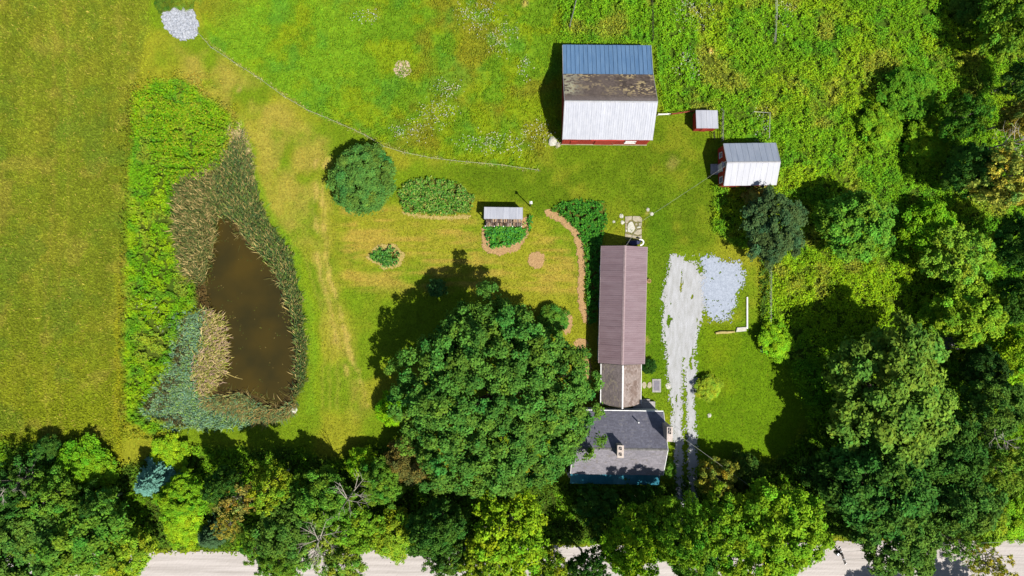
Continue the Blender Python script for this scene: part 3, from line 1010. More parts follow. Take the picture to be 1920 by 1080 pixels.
# ---- connector with weathered shingles
def build_connector():
    yN, yS = -138.5 / PPM, -211 / PPM
    cx, cy = 198.6 / PPM, (yN + yS) / 2
    hw = 35.8 / PPM
    e, R = 2.9, 4.75
    b = thing('kitchen_ell', 'short gabled building with worn brown shingles linking the shed and house', 'building', (cx, cy, 0), math.radians(-0.6))
    L = (yN - yS) / 2
    o = -0.1
    gable_body(b, 'y', hw - 0.18, -L + 0.1, L, e - 0.06, R - 0.16, m_clap, boards=False, off=o)
    rf = MB()
    slab(rf, [(-hw, L, e), (-hw, -L, e), (o, -L - 0.35, R), (o, L, R)], 0.07)
    slab(rf, [(o + 0.002, L, R), (o + 0.002, -L - 0.35, R), (hw, -L, e), (hw, L, e)], 0.07)
    roof = rf.build('roof', m_sheath, b)
    up = (o + hw, 0, R - e); sl = Vector(up).length
    shingle_slope(roof, (-hw - 0.03, L, e + 0.01), (0, -1, 0), up, 2 * L + 0.15, sl, grey_pal(A(150, 138, 136), A(126, 116, 114), A(172, 160, 142), 0.3), seed=5)
    up = (o - hw, 0, R - e); sl = Vector(up).length
    shingle_slope(roof, (hw + 0.03, -L - 0.15, e + 0.01), (0, 1, 0), up, 2 * L + 0.15, sl, grey_pal(A(180, 164, 156), A(148, 126, 116), A(134, 112, 100), 0.5), seed=6)
    MB().extr([(o - 0.08, R - 0.0), (o, R + 0.07), (o + 0.14, R - 0.04), (o, R)], -L - 0.38, L - 0.01, 'y').build('ridge_cap', m_white, roof)
    MB().box(-hw - 0.14, -L, e - 0.14, -hw - 0.04, L, e + 0.05).build('eave_trim', m_white, roof)
    MB().box(hw + 0.04, -L, e - 0.14, hw + 0.1, L, e + 0.04).build('eave_trim', m_white, roof)
    d = MB().box(hw - 0.17, -1.3, 0.3, hw - 0.12, -0.4, 2.3).build('door', m_white, b)
    MB().box(hw - 0.119, -1.2, 1.2, hw - 0.07, -1.14, 1.3).build('handle', m_steel, d)
    window(b, hw - 0.18, 1.2, 1.1, 0.9, 1.2, 1, 0)
    window(b, -hw + 0.18, 0, 1.1, 0.9, 1.2, -1, 0)


build_connector()


def chimney(b, x, y, w, d, z0, z1, flues, name='chimney'):
    m = MB()
    m.box(x - w / 2, y - d / 2, z0, x + w / 2, y + d / 2, z1 - 0.3)
    m.box(x - w / 2 - 0.07, y - d / 2 - 0.07, z1 - 0.3, x + w / 2 + 0.07, y + d / 2 + 0.07, z1 - 0.12)
    c = m.build(name, m_brick, b)
    z = z0 + 0.05
    # brick courses, each proud of the shaft
    cm = MB()
    while z < z1 - 0.4:
        cm.box(x - w / 2 - 0.012, y - d / 2 - 0.012, z, x + w / 2 + 0.012, y + d / 2 + 0.012, z + 0.06)
        z += 0.085
    k = cm.build('brick_courses', m_brick, c); k['kind'] = 'stuff'
    for fx, fy in flues:
        f = MB()
        t = 0.05; s = 0.17
        f.box(x + fx - s, y + fy - s, z1 - 0.12, x + fx - s + t, y + fy + s, z1 + 0.1)
        f.box(x + fx + s - t, y + fy - s, z1 - 0.12, x + fx + s, y + fy + s, z1 + 0.1)
        f.box(x + fx - s + t, y + fy - s, z1 - 0.12, x + fx + s - t, y + fy - s + t, z1 + 0.1)
        f.box(x + fx - s + t, y + fy + s - t, z1 - 0.12, x + fx + s - t, y + fy + s, z1 + 0.1)
        fo = f.build('flue_pot', m_brick, c)
        MB().box(x + fx - s + t + 0.002, y + fy - s + t + 0.002, z1 - 0.12, x + fx + s - t - 0.002, y + fy + s - t - 0.002, z1 - 0.1).build('flue_opening', m_dark, fo)
    return c


# ---- farmhouse
def build_house():
    x0, x1 = 105.5 / PPM, 270 / PPM
    yN, yR, yS = -220.5 / PPM, -279 / PPM, -332 / PPM
    e, eS, R = 4.6, 4.95, 7.6
    cx, cy = (x0 + x1) / 2, yR
    b = thing('farmhouse', 'grey shingled farmhouse with two cream chimneys and teal porch roof edge', 'house', (cx, cy, 0), math.radians(-0.9))
    X0, X1 = x0 - cx, x1 - cx
    n, s = yN - yR, yS - yR
    m = MB()
    m.extr([(s + 0.3, 0), (n - 0.3, 0), (n - 0.3, e - 0.02), (0, R - 0.16), (s + 0.3, eS - 0.05)], X0 + 0.18, X1 - 0.18, 'x')
    z = 0.35
    while z < 4.4:   # clapboard courses
        m.box(X0 + 0.16, s + 0.27, z, X1 - 0.16, s + 0.31, z + 0.1)
        m.box(X0 + 0.16, n - 0.31, z, X1 - 0.16, n - 0.27, z + 0.1)
        m.box(X1 - 0.19, s + 0.32, z, X1 - 0.15, n - 0.32, z + 0.1)
        m.box(X0 + 0.15, s + 0.32, z, X0 + 0.19, n - 0.32, z + 0.1)
        z += 0.16
    m.build('wall', m_clap, b)
    rf = MB()
    slab(rf, [(X0, s, eS), (X1, s, eS), (X1, 0, R), (X0, 0, R)], 0.08)
    slab(rf, [(X0, 0.002, R), (X1, 0.002, R), (X1, n, e), (X0, n, e)], 0.08)
    roof = rf.build('roof', m_sheath, b)
    up = (0, -n, R - e)
    shingle_slope(roof, (X1, n + 0.04, e + 0.01), (-1, 0, 0), up, X1 - X0, Vector(up).length + 0.03, grey_pal(A(138, 138, 154), A(120, 120, 136), A(158, 156, 164), 0.12), seed=8, course=0.22, width=0.35)
    up = (0, -s, R - eS)
    shingle_slope(roof, (X0, s - 0.04, eS + 0.01), (1, 0, 0), up, X1 - X0, Vector(up).length + 0.03, grey_pal(A(158, 154, 162), A(140, 137, 146), A(142, 136, 134), 0.2), seed=9, course=0.22, width=0.35)
    MB().extr([(-0.16, R - 0.04), (0, R + 0.08), (0.16, R - 0.04), (0, R)], X0 - 0.01, X1 + 0.01, 'x').build('ridge_cap', m_greywood, roof)
    g = MB()
    g.box(X0, n + 0.05, e - 0.12, X1, n + 0.16, e - 0.01)
    for xe in (X0 - 0.06, X1):
        for (ya, za, yb, zb) in ((s, eS, 0, R), (n, e, 0, R)):
            g.add([(xe, ya, za - 0.16), (xe + 0.06, ya, za - 0.16), (xe + 0.06, yb, zb - 0.16), (xe, yb, zb - 0.16), (xe, ya, za + 0.04), (xe + 0.06, ya, za + 0.04), (xe + 0.06, yb, zb + 0.04), (xe, yb, zb + 0.04)],
                  [(0, 3, 2, 1), (4, 5, 6, 7), (0, 1, 5, 4), (1, 2, 6, 5), (2, 3, 7, 6), (3, 0, 4, 7)])
    g.build('eave_trim', m_white, roof)
    # porch roof along the south front
    pr = MB()
    slab(pr, [(X0 + 0.05, s - 1.75, 3.35), (X1 - 0.2, s - 1.75, 3.35), (X1 - 0.2, s + 0.28, 4.45), (X0 + 0.05, s + 0.28, 4.45)], 0.07)
    porch = pr.build('porch_roof', m_sheath, b)
    up = (0, 2.03, 1.1)
    metal_slope(porch, (X0 + 0.05, s - 1.8, 3.37), (1, 0, 0), up, X1 - X0 - 0.25, Vector(up).length, 21, m_teal, ribs=(), rh=0.035, rw=0.05)
    for k in range(6):
        xx = X0 + 0.3 + k * (X1 - X0 - 0.8) / 5
        MB().box(xx - 0.07, s - 1.62, 0.3, xx + 0.07, s - 1.48, 3.32).build('porch_post', m_white, b)
    MB().box(X0 + 0.1, s - 1.8, 0, X1 - 0.2, s + 0.26, 0.3).build('porch_deck', m_greywood, b)
    fl = [(0, -0.38), (0, 0.38)]
    c = chimney(b, 185.6 / PPM - cx, -0.05, 0.72, 1.5, 6.6, 9.0, fl); c['label'] = 'cream brick chimney on the ridge'
    c = chimney(b, 269.5 / PPM - cx, (-249 / PPM) - yR, 0.62, 1.8, 0.0, 8.9, [(0, 0.2), (0, 0.62)]); c['label'] = 'cream brick chimney at the right gable end'
    MB().tube([(222 / PPM - cx, -236 / PPM - yR, 5.5), (222 / PPM - cx, -236 / PPM - yR, 6.4)], 0.09, 8).build('vent_pipe', m_white, b)
    for xx in (-4.6, -2.2, 2.2, 4.4):
        window(b, xx, s + 0.28, 1.2, 1.0, 1.6, 0, -1)
    d = MB().box(-0.5, s + 0.2, 0.32, 0.5, s + 0.268, 2.4).build('door', m_white, b)
    MB().box(0.36, s + 0.14, 1.25, 0.42, s + 0.199, 1.35).build('handle', m_steel, d)
    for yy in (-2.4, 1.6):
        window(b, X1 - 0.17, yy - 0.6, 1.2, 0.9, 1.5, 1, 0)
        window(b, X0 + 0.17, yy, 1.2, 0.9, 1.5, -1, 0)
    # back stoop
    st = MB()
    st.box(X1 - 3.4, n - 0.25, 0, X1 - 0.3, n + 0.75, 0.5).box(X1 - 3.0, n + 0.75, 0, X1 - 1.0, n + 1.05, 0.25)
    st.build('back_stoop', m_conc, b)


build_house()


# ---- woodshed with split logs
def build_woodshed():
    x0, x1 = -51.2 / PPM, 19.6 / PPM
    yN, yS = 147.6 / PPM, 126.2 / PPM
    cx, cy = (x0 + x1) / 2, yS
    b = thing('woodshed', 'open fronted woodshed with white sloping roof facing a leafy bed', 'shed', (cx, cy, 0), math.radians(-0.8))
    hx = (x1 - x0) / 2
    D = yN - yS
    rf = MB()
    slab(rf, [(-hx, 0, 2.65), (hx, 0, 2.65), (hx, D, 2.35), (-hx, D, 2.35)], 0.06)
    roof = rf.build('roof', m_sheath, b)
    up = (0, -D, 0.3)
    metal_slope(roof, (hx, D + 0.02, 2.37), (-1, 0, 0), up, 2 * hx, Vector(up).length + 0.05, 6, m_whitemetal, ribs=(), rh=0.02, rw=0.04)
    for xx in np.linspace(-hx + 0.12, hx - 0.12, 5):
        MB().box(xx - 0.06, 0.05, 0, xx + 0.06, 0.17, 2.58).build('post', m_white, b)
        MB().box(xx - 0.06, D - 0.2, 0, xx + 0.06, D - 0.08, 2.3).build('post', m_white, b)
        MB().box(xx - 0.05, -0.95, 0, xx + 0.05, -0.83, 1.0).build('post', m_white, b)
    MB().box(-hx + 0.05, D - 0.08, 0.1, hx - 0.05, D - 0.04, 2.28).build('back_wall', m_wood, b)
    MB().box(-hx + 0.06, -0.9, 0.03, hx - 0.06, D - 0.2, 0.12).build('floor_rack', m_wood, b)


build_woodshed()


def build_logs():
    """rows of split firewood; each bay its own stack, each log a part"""
    cols = [mat('split_log_pale', A(214, 184, 150), A(176, 146, 116), scale=6, rough=0.9, bump=0.3),
            mat('split_log_grey', A(176, 160, 148), A(140, 126, 116), scale=6, rough=0.9, bump=0.3),
            mat('split_log_dark', A(120, 98, 84), A(92, 74, 62), scale=6, rough=0.9, bump=0.3)]
    meshes = []
    for mm in cols:
        for sh in ([(-.085, -.07), (.09, -.06), (.02, .09)], [(-.09, -.06), (.06, -.085), (.095, .03), (-.02, .085)], [(-.07, -.08), (.08, -.07), (.075, .07), (-.06, .075)]):
            meshes.append(MB().extr(sh, -0.22, 0.22, 'y').mesh('log', mm))
    cx, cy = (-51.2 + 19.6) / 2 / PPM, 126.2 / PPM
    names = ['leftmost', 'second from the left', 'third from the left', 'rightmost']
    for bay in range(4):
        xs = cx - 2.5 + bay * 1.28
        t = thing('firewood_stack', 'stack of split firewood in the %s bay of the woodshed' % names[bay], 'firewood', (xs, cy, 0.12), 0, 'firewood stacks in the woodshed bays')
        rows = [(-0.62, 5), (-0.12, 9), (0.4, 9)]
        for (yy, nz) in rows:
            for k in range(nz):
                if yy > 0.3 and k < nz - 2:
                    continue
                for j in range(6):
                    if yy > -0.5 and 0 < k < nz - 5 and j not in (0, 5):
                        continue
                    if random.random() < 0.05:
                        continue
                    M = Matrix.Translation((0.12 + j * 0.19 + random.uniform(-.02, .02), yy + random.uniform(-.06, .06), 0.09 + k * 0.17 + random.uniform(-.02, .02)))
                    M = M @ Matrix.Rotation(random.uniform(-.15, .15), 4, 'Z') @ Matrix.Rotation(random.uniform(0, 6.28), 4, 'Y')
                    link('log', random.choice(meshes), t, M)


build_logs()

# ------------------------------------------------------------------ small things about the yard
def irregular(n, rx, ry, rng, j=0.25):
    return [((1 + rng.uniform(-j, j)) * rx * math.cos(2 * math.pi * k / n), (1 + rng.uniform(-j, j)) * ry * math.sin(2 * math.pi * k / n)) for k in range(n)]


def boulder(name, px, py, r, h, material, label, cat='rock', group=None, seed=1):
    rng = np.random.default_rng(seed)
    v = []; f = []
    rings, seg = 5, 9
    for i in range(rings):
        t = i / (rings - 1)
        for k in range(seg):
            a = 2 * math.pi * k / seg
            rr = r * math.cos(t * 1.45) * (0.85 + 0.3 * rng.random())
            v.append((rr * math.cos(a), rr * math.sin(a), -0.06 + h * math.sin(t * 1.5) * (0.9 + 0.2 * rng.random())))
    for i in range(rings - 1):
        for k in range(seg):
            f.append((i * seg + k, i * seg + (k + 1) % seg, (i + 1) * seg + (k + 1) % seg, (i + 1) * seg + k))
    f.append(tuple((rings - 1) * seg + k for k in range(seg)))
    o = MB().add(v, f).build(name, material, loc=W(px, py))
    return tag(o, label, cat, group)


m_palerock = mat('pale_rock', A(230, 228, 214), A(200, 196, 180), scale=4, rough=0.9, bump=0.3)

# flagstone patio
px0, py0 = 1187, 423
pat = thing('patio', 'patio of irregular pale flagstones at the top end of the long building', 'patio', W(px0, py0))


def zp(pts):
    return [((1140 + x / 13.5 - px0) / PPM, (py0 - (390 + y / 13.5)) / PPM) for x, y in pts]


m_bed = mat('stone_bedding', A(150, 140, 90), A(110, 108, 60), scale=3, rough=0.95, bump=0.4)
MB().prism(zp([(425, 210), (800, 205), (860, 260), (855, 800), (440, 800)]), -0.05, 0.03).build('bedding', m_bed, pat)
STN = [[(430, 215), (610, 205), (600, 290), (540, 310), (480, 390), (435, 380)], [(625, 205), (800, 210), (855, 260), (855, 360), (770, 340), (700, 350), (650, 330), (615, 295)],
       [(560, 350), (610, 345), (640, 400), (660, 450), (690, 520), (640, 600), (590, 640), (500, 600), (490, 480), (510, 400)], [(690, 390), (720, 380), (745, 410), (720, 440), (685, 430)],
       [(720, 480), (830, 460), (830, 500), (740, 515)], [(730, 560), (850, 530), (850, 660), (760, 685), (640, 650)], [(440, 540), (485, 555), (490, 600), (445, 612)], [(770, 390), (850, 370), (850, 450), (790, 450)],
       [(430, 650), (600, 680), (590, 740), (430, 735)], [(615, 690), (740, 710), (735, 770), (610, 750)], [(435, 400), (480, 410), (478, 520), (440, 520)], [(760, 710), (850, 690), (850, 790), (760, 785)]]
for k, s in enumerate(STN):
    MB().prism(zp(s), 0.0, 0.09 + 0.02 * random.random(), 0.02).build('flagstone', m_palerock if k in (2, 6, 4) else m_stone, pat)
for (x, y, r, lb) in ((1165, 405, 0.36, 'upper of two loose pale stones at the left edge of the flagstone patio'), (1167, 417, 0.32, 'lower of two loose pale stones at the left edge of the flagstone patio'),
                      (1151, 416, 0.22, 'small pale stone alone in the grass left of the patio'), (1215, 393, 0.3, 'pale stone in the grass right of and above the patio'), (1222, 401, 0.3, 'flat pale stone in the worn grass right of the patio'),
                      (1330, 779, 0.32, 'small white rock alone in the lawn below the round shrub'), (1243, 520, 0.01, None)):
    if lb:
        boulder('stone', x, y, r, 0.14, m_palerock, lb, 'stone', None, int(x))
boulder('boulder', 549, 769, 0.65, 0.5, m_palerock, 'pale boulder at the bottom right corner of the pond', 'rock', None, 31)
boulder('boulder', 1036, 266, 0.7, 0.5, m_palerock, 'pale boulder by the lower left corner of the large barn', 'rock', None, 33)
boulder('boulder', 1046, 271, 0.4, 0.35, m_stone, 'smaller grey stone touching the corner of the large barn', 'rock', None, 34)
boulder('stone', 1254, 724, 0.5, 0.12, m_palerock, 'flat pale stone against the left edge of the driveway', 'stone', None, 35)

# stone landing and steps right of the connector
t = thing('stone_landing', 'grey slab landing with pale border in the grass by the driveway', 'paving', W(1231, 723))
MB().box(-0.62, -0.95, -0.02, 0.62, 0.95, 0.09).build('border', m_conc, t)
MB().box(-0.4, -0.7, 0.0, 0.4, 0.7, 0.12).build('slab', mat('slate', A(150, 146, 156), A(126, 124, 134), scale=4, rough=0.9, bump=0.2), t)
for (x, lb) in ((1208, 'brown worn stepping slab nearest the wall of the connecting building'), (1218, 'pale stepping slab between the wall and the grey landing')):
    o = MB().prism(irregular(7, 0.36, 0.5, random, 0.15), -0.02, 0.07, 0.02).build('stepping_slab', m_stone, loc=W(x, 722)); tag(o, lb, 'paving')

# timber edging, log and block by the gravel pad
p0, p1 = W(1400.5, 557), W(1400, 616)
t = MB(); t.box(-0.09, p1[1] - p0[1], 0, 0.09, 0, 0.2)
tag(t.build('edging_timber', m_white, loc=p0), 'white painted edging timber standing upright in the lawn right of gravel pad', 'timber')
t = MB(); t.tube([(-1.45, -0.12, 0.16), (-0.7, 0.02, 0.2), (0.2, 0.0, 0.2), (1.3, 0.1, 0.16)], [0.16, 0.21, 0.2, 0.13], 8)
tag(t.build('log', mat('bleached_log', A(216, 198, 130), A(176, 160, 96), scale=5, rough=0.9, bump=0.4), loc=W(1360, 623)), 'bleached tan log lying across the lawn below the gravel pad', 'log')
t = MB().prism([(-0.75, -0.35), (0.75, -0.2), (0.8, 0.4), (-0.6, 0.3)], -0.02, 0.22, 0.03)
tag(t.build('stone_block', m_palerock, loc=W(1389, 618)), 'flat pale stone block at the foot of the white edging timber', 'stone')

# bundle and hoop at the gable end, pot by the wall
rng = np.random.default_rng(5)
t = MB()
pts = irregular(11, 0.95, 0.42, random, 0.2)
t.prism(pts, 0, 0.75, 0.12)
tag(t.build('tarpaulin_bundle', mat('blue_tarp', A(44, 56, 110), A(28, 34, 66), scale=3, rough=0.6, bump=0.5), loc=W(1188, 455.5)), 'dark blue tarpaulin bundle against the top gable of the long building', 'tarpaulin')
t = MB()
t.tube([(0.55 * math.cos(a) - 0.1, 0.42 * math.sin(a), 0.7 + 0.12 * math.sin(a)) for a in np.linspace(-1.4, 1.7, 10)], 0.11, 7)
t.tube([(0.46, 0.05, 0), (0.45, 0.05, 0.75)], 0.06, 6)
tag(t.build('white_hoop', m_white, loc=W(1199, 455)), 'white curved hoop standing beside the blue bundle at the gable', 'hoop')
t = thing('plant_pot', 'brown pot of dry plants against the right wall of the long building', 'pot', W(1216, 527))
t1 = MB(); t1.tube([(0, 0, 0), (0, 0, 0.35), (0, 0, 0.38)], [0.2, 0.3, 0.33], 10); t1.build('pot', m_mulch, t)
t2 = MB()
for k in range(14):
    a = k * 2.4; t2.tube([(0, 0, 0.34), (0.3 * math.cos(a), 0.3 * math.sin(a), 0.7 + 0.2 * random.random())], [0.03, 0.012], 4)
t2.build('stems', m_straw, t)

# birdhouse on a pole by the woodshed
t = thing('birdhouse_pole', 'white birdhouse on a tall dark pole beside the woodshed', 'birdhouse', W(994, 387))
MB().tube([(0, 0, 0), (0.02, 0, 2.2), (0, 0, 4.1)], [0.075, 0.07, 0.06], 8).build('pole', m_polewood, t)
h = MB(); h.extr([(-0.14, 4.1), (0.14, 4.1), (0.14, 4.38), (0, 4.5), (-0.14, 4.38)], -0.15, 0.15, 'y'); h.build('box', m_white, t)
h = MB(); slab(h, [(-0.19, -0.19, 4.36), (-0.19, 0.19, 4.36), (0.0, 0.19, 4.54), (0.0, -0.19, 4.54)], -0.03); slab(h, [(0.002, -0.19, 4.54), (0.002, 0.19, 4.54), (0.19, 0.19, 4.36), (0.19, -0.19, 4.36)], -0.03)
h.build('roof', m_white, t)

# white pipe frame at the house corner
t = thing('pipe_frame', 'white pipe frame with slanting bars at the left corner of the farmhouse', 'frame', W(1068, 872))
fx = MB()
fx.tube([(-0.55, -0.55, 0), (-0.55, -0.55, 3.1)], 0.05).tube([(0.75, -0.8, 0), (0.75, -0.8, 3.1)], 0.05).tube([(-0.55, -0.55, 3.1), (0.9, -0.9, 3.1)], 0.06).tube([(-0.55, -0.55, 3.1), (0.45, 0.5, 3.3)], 0.06)
fx.build('frame', m_white, t)
for k in range(4):
    a = -0.55 + k * 0.32
    MB().tube([(a, -0.55 - 0.08 * k, 3.12), (a + 0.75, 0.25 - 0.1 * k, 3.3)], 0.045).build('bar', m_white, t)
for k in range(4):
    a = -0.5 + k * 0.36
    MB().tube([(a, -0.6 - 0.07 * k, 3.05), (a + 0.15, -0.75 - 0.07 * k, 1.2)], 0.035).build('strut', m_white, t)

# stone heap at the top left
def build_heap():
    HP = [(303, 28), (320, 15), (345, 9), (364, 20), (374, 45), (370, 69), (345, 78), (322, 66), (308, 46)]
    m_h = mat('crushed_stone', A(222, 226, 234), A(150, 158, 172), scale=3.5, rough=0.95, bump=0.8, contrast=(0.3, 0.7), detail=8)
    t = thing('stone_heap', 'low heap of pale crushed stone at the top left of the field', 'stone heap', W(338, 44))
    lx, ly = W(338, 44)[:2]
    xs = np.arange(-3.4, 3.4, 0.16)
    X, Y = np.meshgrid(xs, xs)
    U = 338 + X * PPM; V = 44 - Y * PPM
    d = sdf(HP, U.ravel(), V.ravel()).reshape(X.shape) + 6 * (fbm(U / 5, V / 5, 3) - 0.5)
    Z = np.where(d > -3, 0.02 + 0.75 * sm(0, 28, d) + 0.3 * (fbm(X / 0.4, Y / 0.4, 8)), 0.0)
    keep = ((d[:-1, :-1] > 0) & (d[1:, 1:] > 0))
    i = np.arange(X.size).reshape(X.shape)
    f = np.stack([i[:-1, :-1], i[:-1, 1:], i[1:, 1:], i[1:, :-1]], -1)[keep]
    us, inv = np.unique(f.ravel(), return_inverse=True)
    v = np.stack([X.ravel(), Y.ravel(), Z.ravel()], 1)[us]
    link('mound', mesh_np('mound', v, inv.reshape(-1, 4), m_h), t)
    rng = np.random.default_rng(4)
    idx = rng.choice(np.nonzero(d.ravel() > 0)[0], 900)
    mb_v = []; mb_f = []
    base = np.array([(-1, -1, -1), (1, -1, -1), (1, 1, -1), (-1, 1, -1), (-1, -1, 1), (1, -1, 1), (1, 1, 1), (-1, 1, 1)], float)
    F0 = np.array([(4, 5, 6, 7), (0, 1, 5, 4), (1, 2, 6, 5), (2, 3, 7, 6), (3, 0, 4, 7)])
    for n_, k in enumerate(idx):
        s = 0.06 + 0.13 * rng.random() ** 2
        q = base * (0.6 + 0.4 * rng.random((8, 1))) * s
        a = rng.random() * 6.28
        R2 = np.array([[math.cos(a), -math.sin(a), 0], [math.sin(a), math.cos(a), 0], [0, 0, 1]])
        mb_v.append(q @ R2.T + [X.ravel()[k] + rng.normal() * .06, Y.ravel()[k] + rng.normal() * .06, Z.ravel()[k] + s * 0.4])
        mb_f.append(F0 + 8 * n_)
    o = link('loose_stones', mesh_np('loose_stones', np.concatenate(mb_v), np.concatenate(mb_f), m_h), t)
    o['kind'] = 'stuff'


build_heap()

# fallen branch in the pond, boards in the shaded gap at the right
t = MB()
t.tube([W(410, 697, -0.3), W(424, 700, -0.36), W(440, 707, -0.4), W(455, 711, -0.44)], [0.09, 0.08, 0.06, 0.03], 6)
t.tube([W(424, 700, -0.36), W(432, 698, -0.2)], [0.05, 0.02], 5).tube([W(440, 707, -0.4), W(446, 703, -0.2)], [0.04, 0.015], 5)
tag(t.build('fallen_branch', m_straw, loc=(0, 0, 0)), 'bleached branch reaching from the reeds into the pond', 'branch')
t = thing('plank_bridge', 'weathered grey plank footbridge in the dark gap between right hand trees', 'footbridge', W(1768, 641), math.radians(-2))
for k in range(13):
    MB().box(-2.6 + k * 0.4, -0.75 + random.uniform(-.05, .05), 0.28, -2.6 + k * 0.4 + 0.34, 0.75 + random.uniform(-.05, .05), 0.34 + random.uniform(0, 0.02)).build('plank', m_greywood, t)
for y in (-0.55, 0.45):
    MB().box(-2.75, y, 0.05, 2.75, y + 0.14, 0.278).build('beam', m_greywood, t)
MB().tube([(-2.5, -0.85, 1.0), (3.6, -0.85, 1.05)], 0.05).build('handrail', m_greywood, t)
for x in (-2.4, 0.5, 3.4):
    MB().tube([(x, -0.85, 0), (x, -0.85, 1.05)], 0.05).build('post', m_greywood, t)


# ------------------------------------------------------------------ fences
def fence(name, pts, label, spacing, post_h, rails, pm, rm, rail_r=0.035, post_r=0.05, cat='fence', board=False):
    P = [Vector(W(*p)) for p in pts]
    t = thing(name, label, cat, P[0])
    post = MB().tube([(0, 0, -0.1), (0, 0, post_h)], [post_r, post_r * 0.9], 6).mesh('post', pm)
    tops = []
    for a, b in zip(P[:-1], P[1:]):
        n = max(1, int(round((b - a).length / spacing)))
        for k in range(n):
            tops.append(a.lerp(b, k / n))
    tops.append(P[-1])
    for q in tops:
        o = link('post', post, t, Matrix.Translation(q - P[0]) @ Matrix.Rotation(random.uniform(-.05, .05), 4, 'X') @ Matrix.Rotation(random.uniform(-.05, .05), 4, 'Y'))
    for h in rails:
        line = [q - P[0] + Vector((0, 0, h)) for q in tops]
        if board:
            m = MB()
            for a, b in zip(line[:-1], line[1:]):
                d = (b - a).normalized(); w = Vector((-d.y, d.x, 0)) * 0.03
                m.add([a - w, b - w, b + w, a + w, a - w + Vector((0, 0, .14)), b - w + Vector((0, 0, .14)), b + w + Vector((0, 0, .14)), a + w + Vector((0, 0, .14))],
                      [(0, 3, 2, 1), (4, 5, 6, 7), (0, 1, 5, 4), (1, 2, 6, 5), (2, 3, 7, 6), (3, 0, 4, 7)])
            m.build('rail', rm, t)
        else:
            MB().tube(line, rail_r, 5).build('wire' if rail_r < 0.04 else 'rail', rm, t)
    return t


m_redrail = mat('red_rail', A(176, 84, 60), A(140, 60, 44), scale=3, rough=0.85, bump=0.2)
m_tape = mat('white_tape', A(226, 226, 212), rough=0.6, bump=0)
fence('tape_fence', [(372, 60), (400, 92), (440, 118), (490, 150), (535, 183), (580, 209), (640, 234), (690, 257), (720, 276), (760, 288), (810, 298), (860, 304), (940, 311), (1010, 321)],
      'long curving white tape fence along the lower edge of the pasture', 3.4, 1.0, (0.9,), m_wire, m_tape, 0.014, 0.035)
fence('board_fence', [(1232, 217), (1254, 216)], 'short white board fence touching the right side of the large barn', 1.7, 1.1, (0.4, 0.85), m_white, m_white, board=True)
fence('board_fence', [(1258, 216), (1299, 210)], 'faded red board fence leading to the tiny shed', 1.6, 1.1, (0.35, 0.8), m_redrail, m_redrail, board=True)
fence('rail_fence', [(1349, 208), (1353, 212), (1352, 236), (1352, 266)], 'grey rail fence running from tiny shed down to the small barn', 2.0, 1.2, (0.5, 1.05), m_greywood, m_greywood, 0.045, 0.06)
fence('rail_fence', [(1336, 250), (1337, 262)], 'two dark posts with rails left of the grey rail fence', 0.9, 1.1, (0.5, 0.95), m_polewood, m_polewood, 0.05, 0.06)
fence('rail_fence', [(1408, 214), (1437, 216), (1436, 262)], 'thin grey rails around the weedy pen above the small barn', 2.4, 1.5, (1.4,), m_wire, m_wire, 0.045, 0.06)
fence('rail_fence', [(1082, -6), (1076, 18), (1067, 54)], 'weathered pasture rails leading up from above the large barn', 1.9, 1.3, (0.45, 0.85, 1.2), m_greywood, m_greywood, 0.06, 0.08)
fence('rail_fence', [(1221, 2), (1222, 40), (1222, 78)], 'dark pasture rails above the top right corner of the large barn', 2.2, 1.3, (0.5, 1.1), m_polewood, m_polewood, 0.045, 0.07)
fence('wire_fence', [(1452, -5), (1452, 30), (1449, 82)], 'thin pale wire fence in the brush at the top right of the barns', 2.4, 1.2, (0.5, 0.85, 1.15), m_greywood, m_wire, 0.025, 0.06)
fence('wire_fence', [(1441, 484), (1441, 560), (1440, 625)], 'wire fence between the lawn strip and the tall brush', 2.6, 1.25, (0.4, 0.8, 1.2), m_greywood, m_wire, 0.022, 0.06)
fence('wire_fence', [(1441, 628), (1426, 626), (1424, 660)], 'wire fence corner round the bright bush beside the lawn', 1.5, 1.1, (0.5, 1.0), m_polewood, m_wire, 0.022, 0.05)

# ------------------------------------------------------------------ utility pole and wires
def build_pole():
    bx, by, _ = W(1543, 1006)
    tx, ty, tz = W(1580, 1041, 6.2)
    t = thing('utility_pole', 'dark leaning utility pole with crossarms and transformer over the road', 'utility pole', (bx, by, 0))
    top = Vector((tx - bx, ty - by, 6.2))
    MB().tube([(0, 0, -0.2), top * 0.5, top], [0.19, 0.17, 0.14], 10).build('pole', m_polewood, t)
    d = Vector((0.35, -0.93, 0)).normalized()
    for s in (0.0, 0.28):
        c = top * (0.985 - s * 0.14) + Vector((0.12 if s else -0.12, 0, 0))
        a = MB(); p, q = c - d * 1.15, c + d * 1.35
        a.tube([p, q], 0.065, 5)
        arm = a.build('crossarm', m_polewood, t)
        for k in (-1.05, -0.5, 0.6, 1.25):
            i_ = c + d * k
            MB().tube([i_ + Vector((0, 0, 0.05)), i_ + Vector((0, 0, 0.25))], [0.06, 0.04], 6).build('insulator', m_steel, arm)
    c = top * 0.86 + Vector((-0.42, -0.1, 0))
    tr = MB().tube([c - Vector((0, 0, 0.5)), c + Vector((0, 0, 0.4)), c + Vector((0, 0, 0.48))], [0.24, 0.24, 0.14], 12).build('transformer', m_steel, t)
    MB().tube([c + Vector((0, 0, 0.45)), c + Vector((0, 0, 0.7))], [0.05, 0.03], 6).build('bushing', m_polewood, tr)
    MB().tube([top * 0.62, top * 0.62 + Vector((0.3, 0.35, 0.1))], 0.04, 5).build('step_bolt', m_polewood, t)
    return Vector((bx, by, 0)) + top


ptop = build_pole()


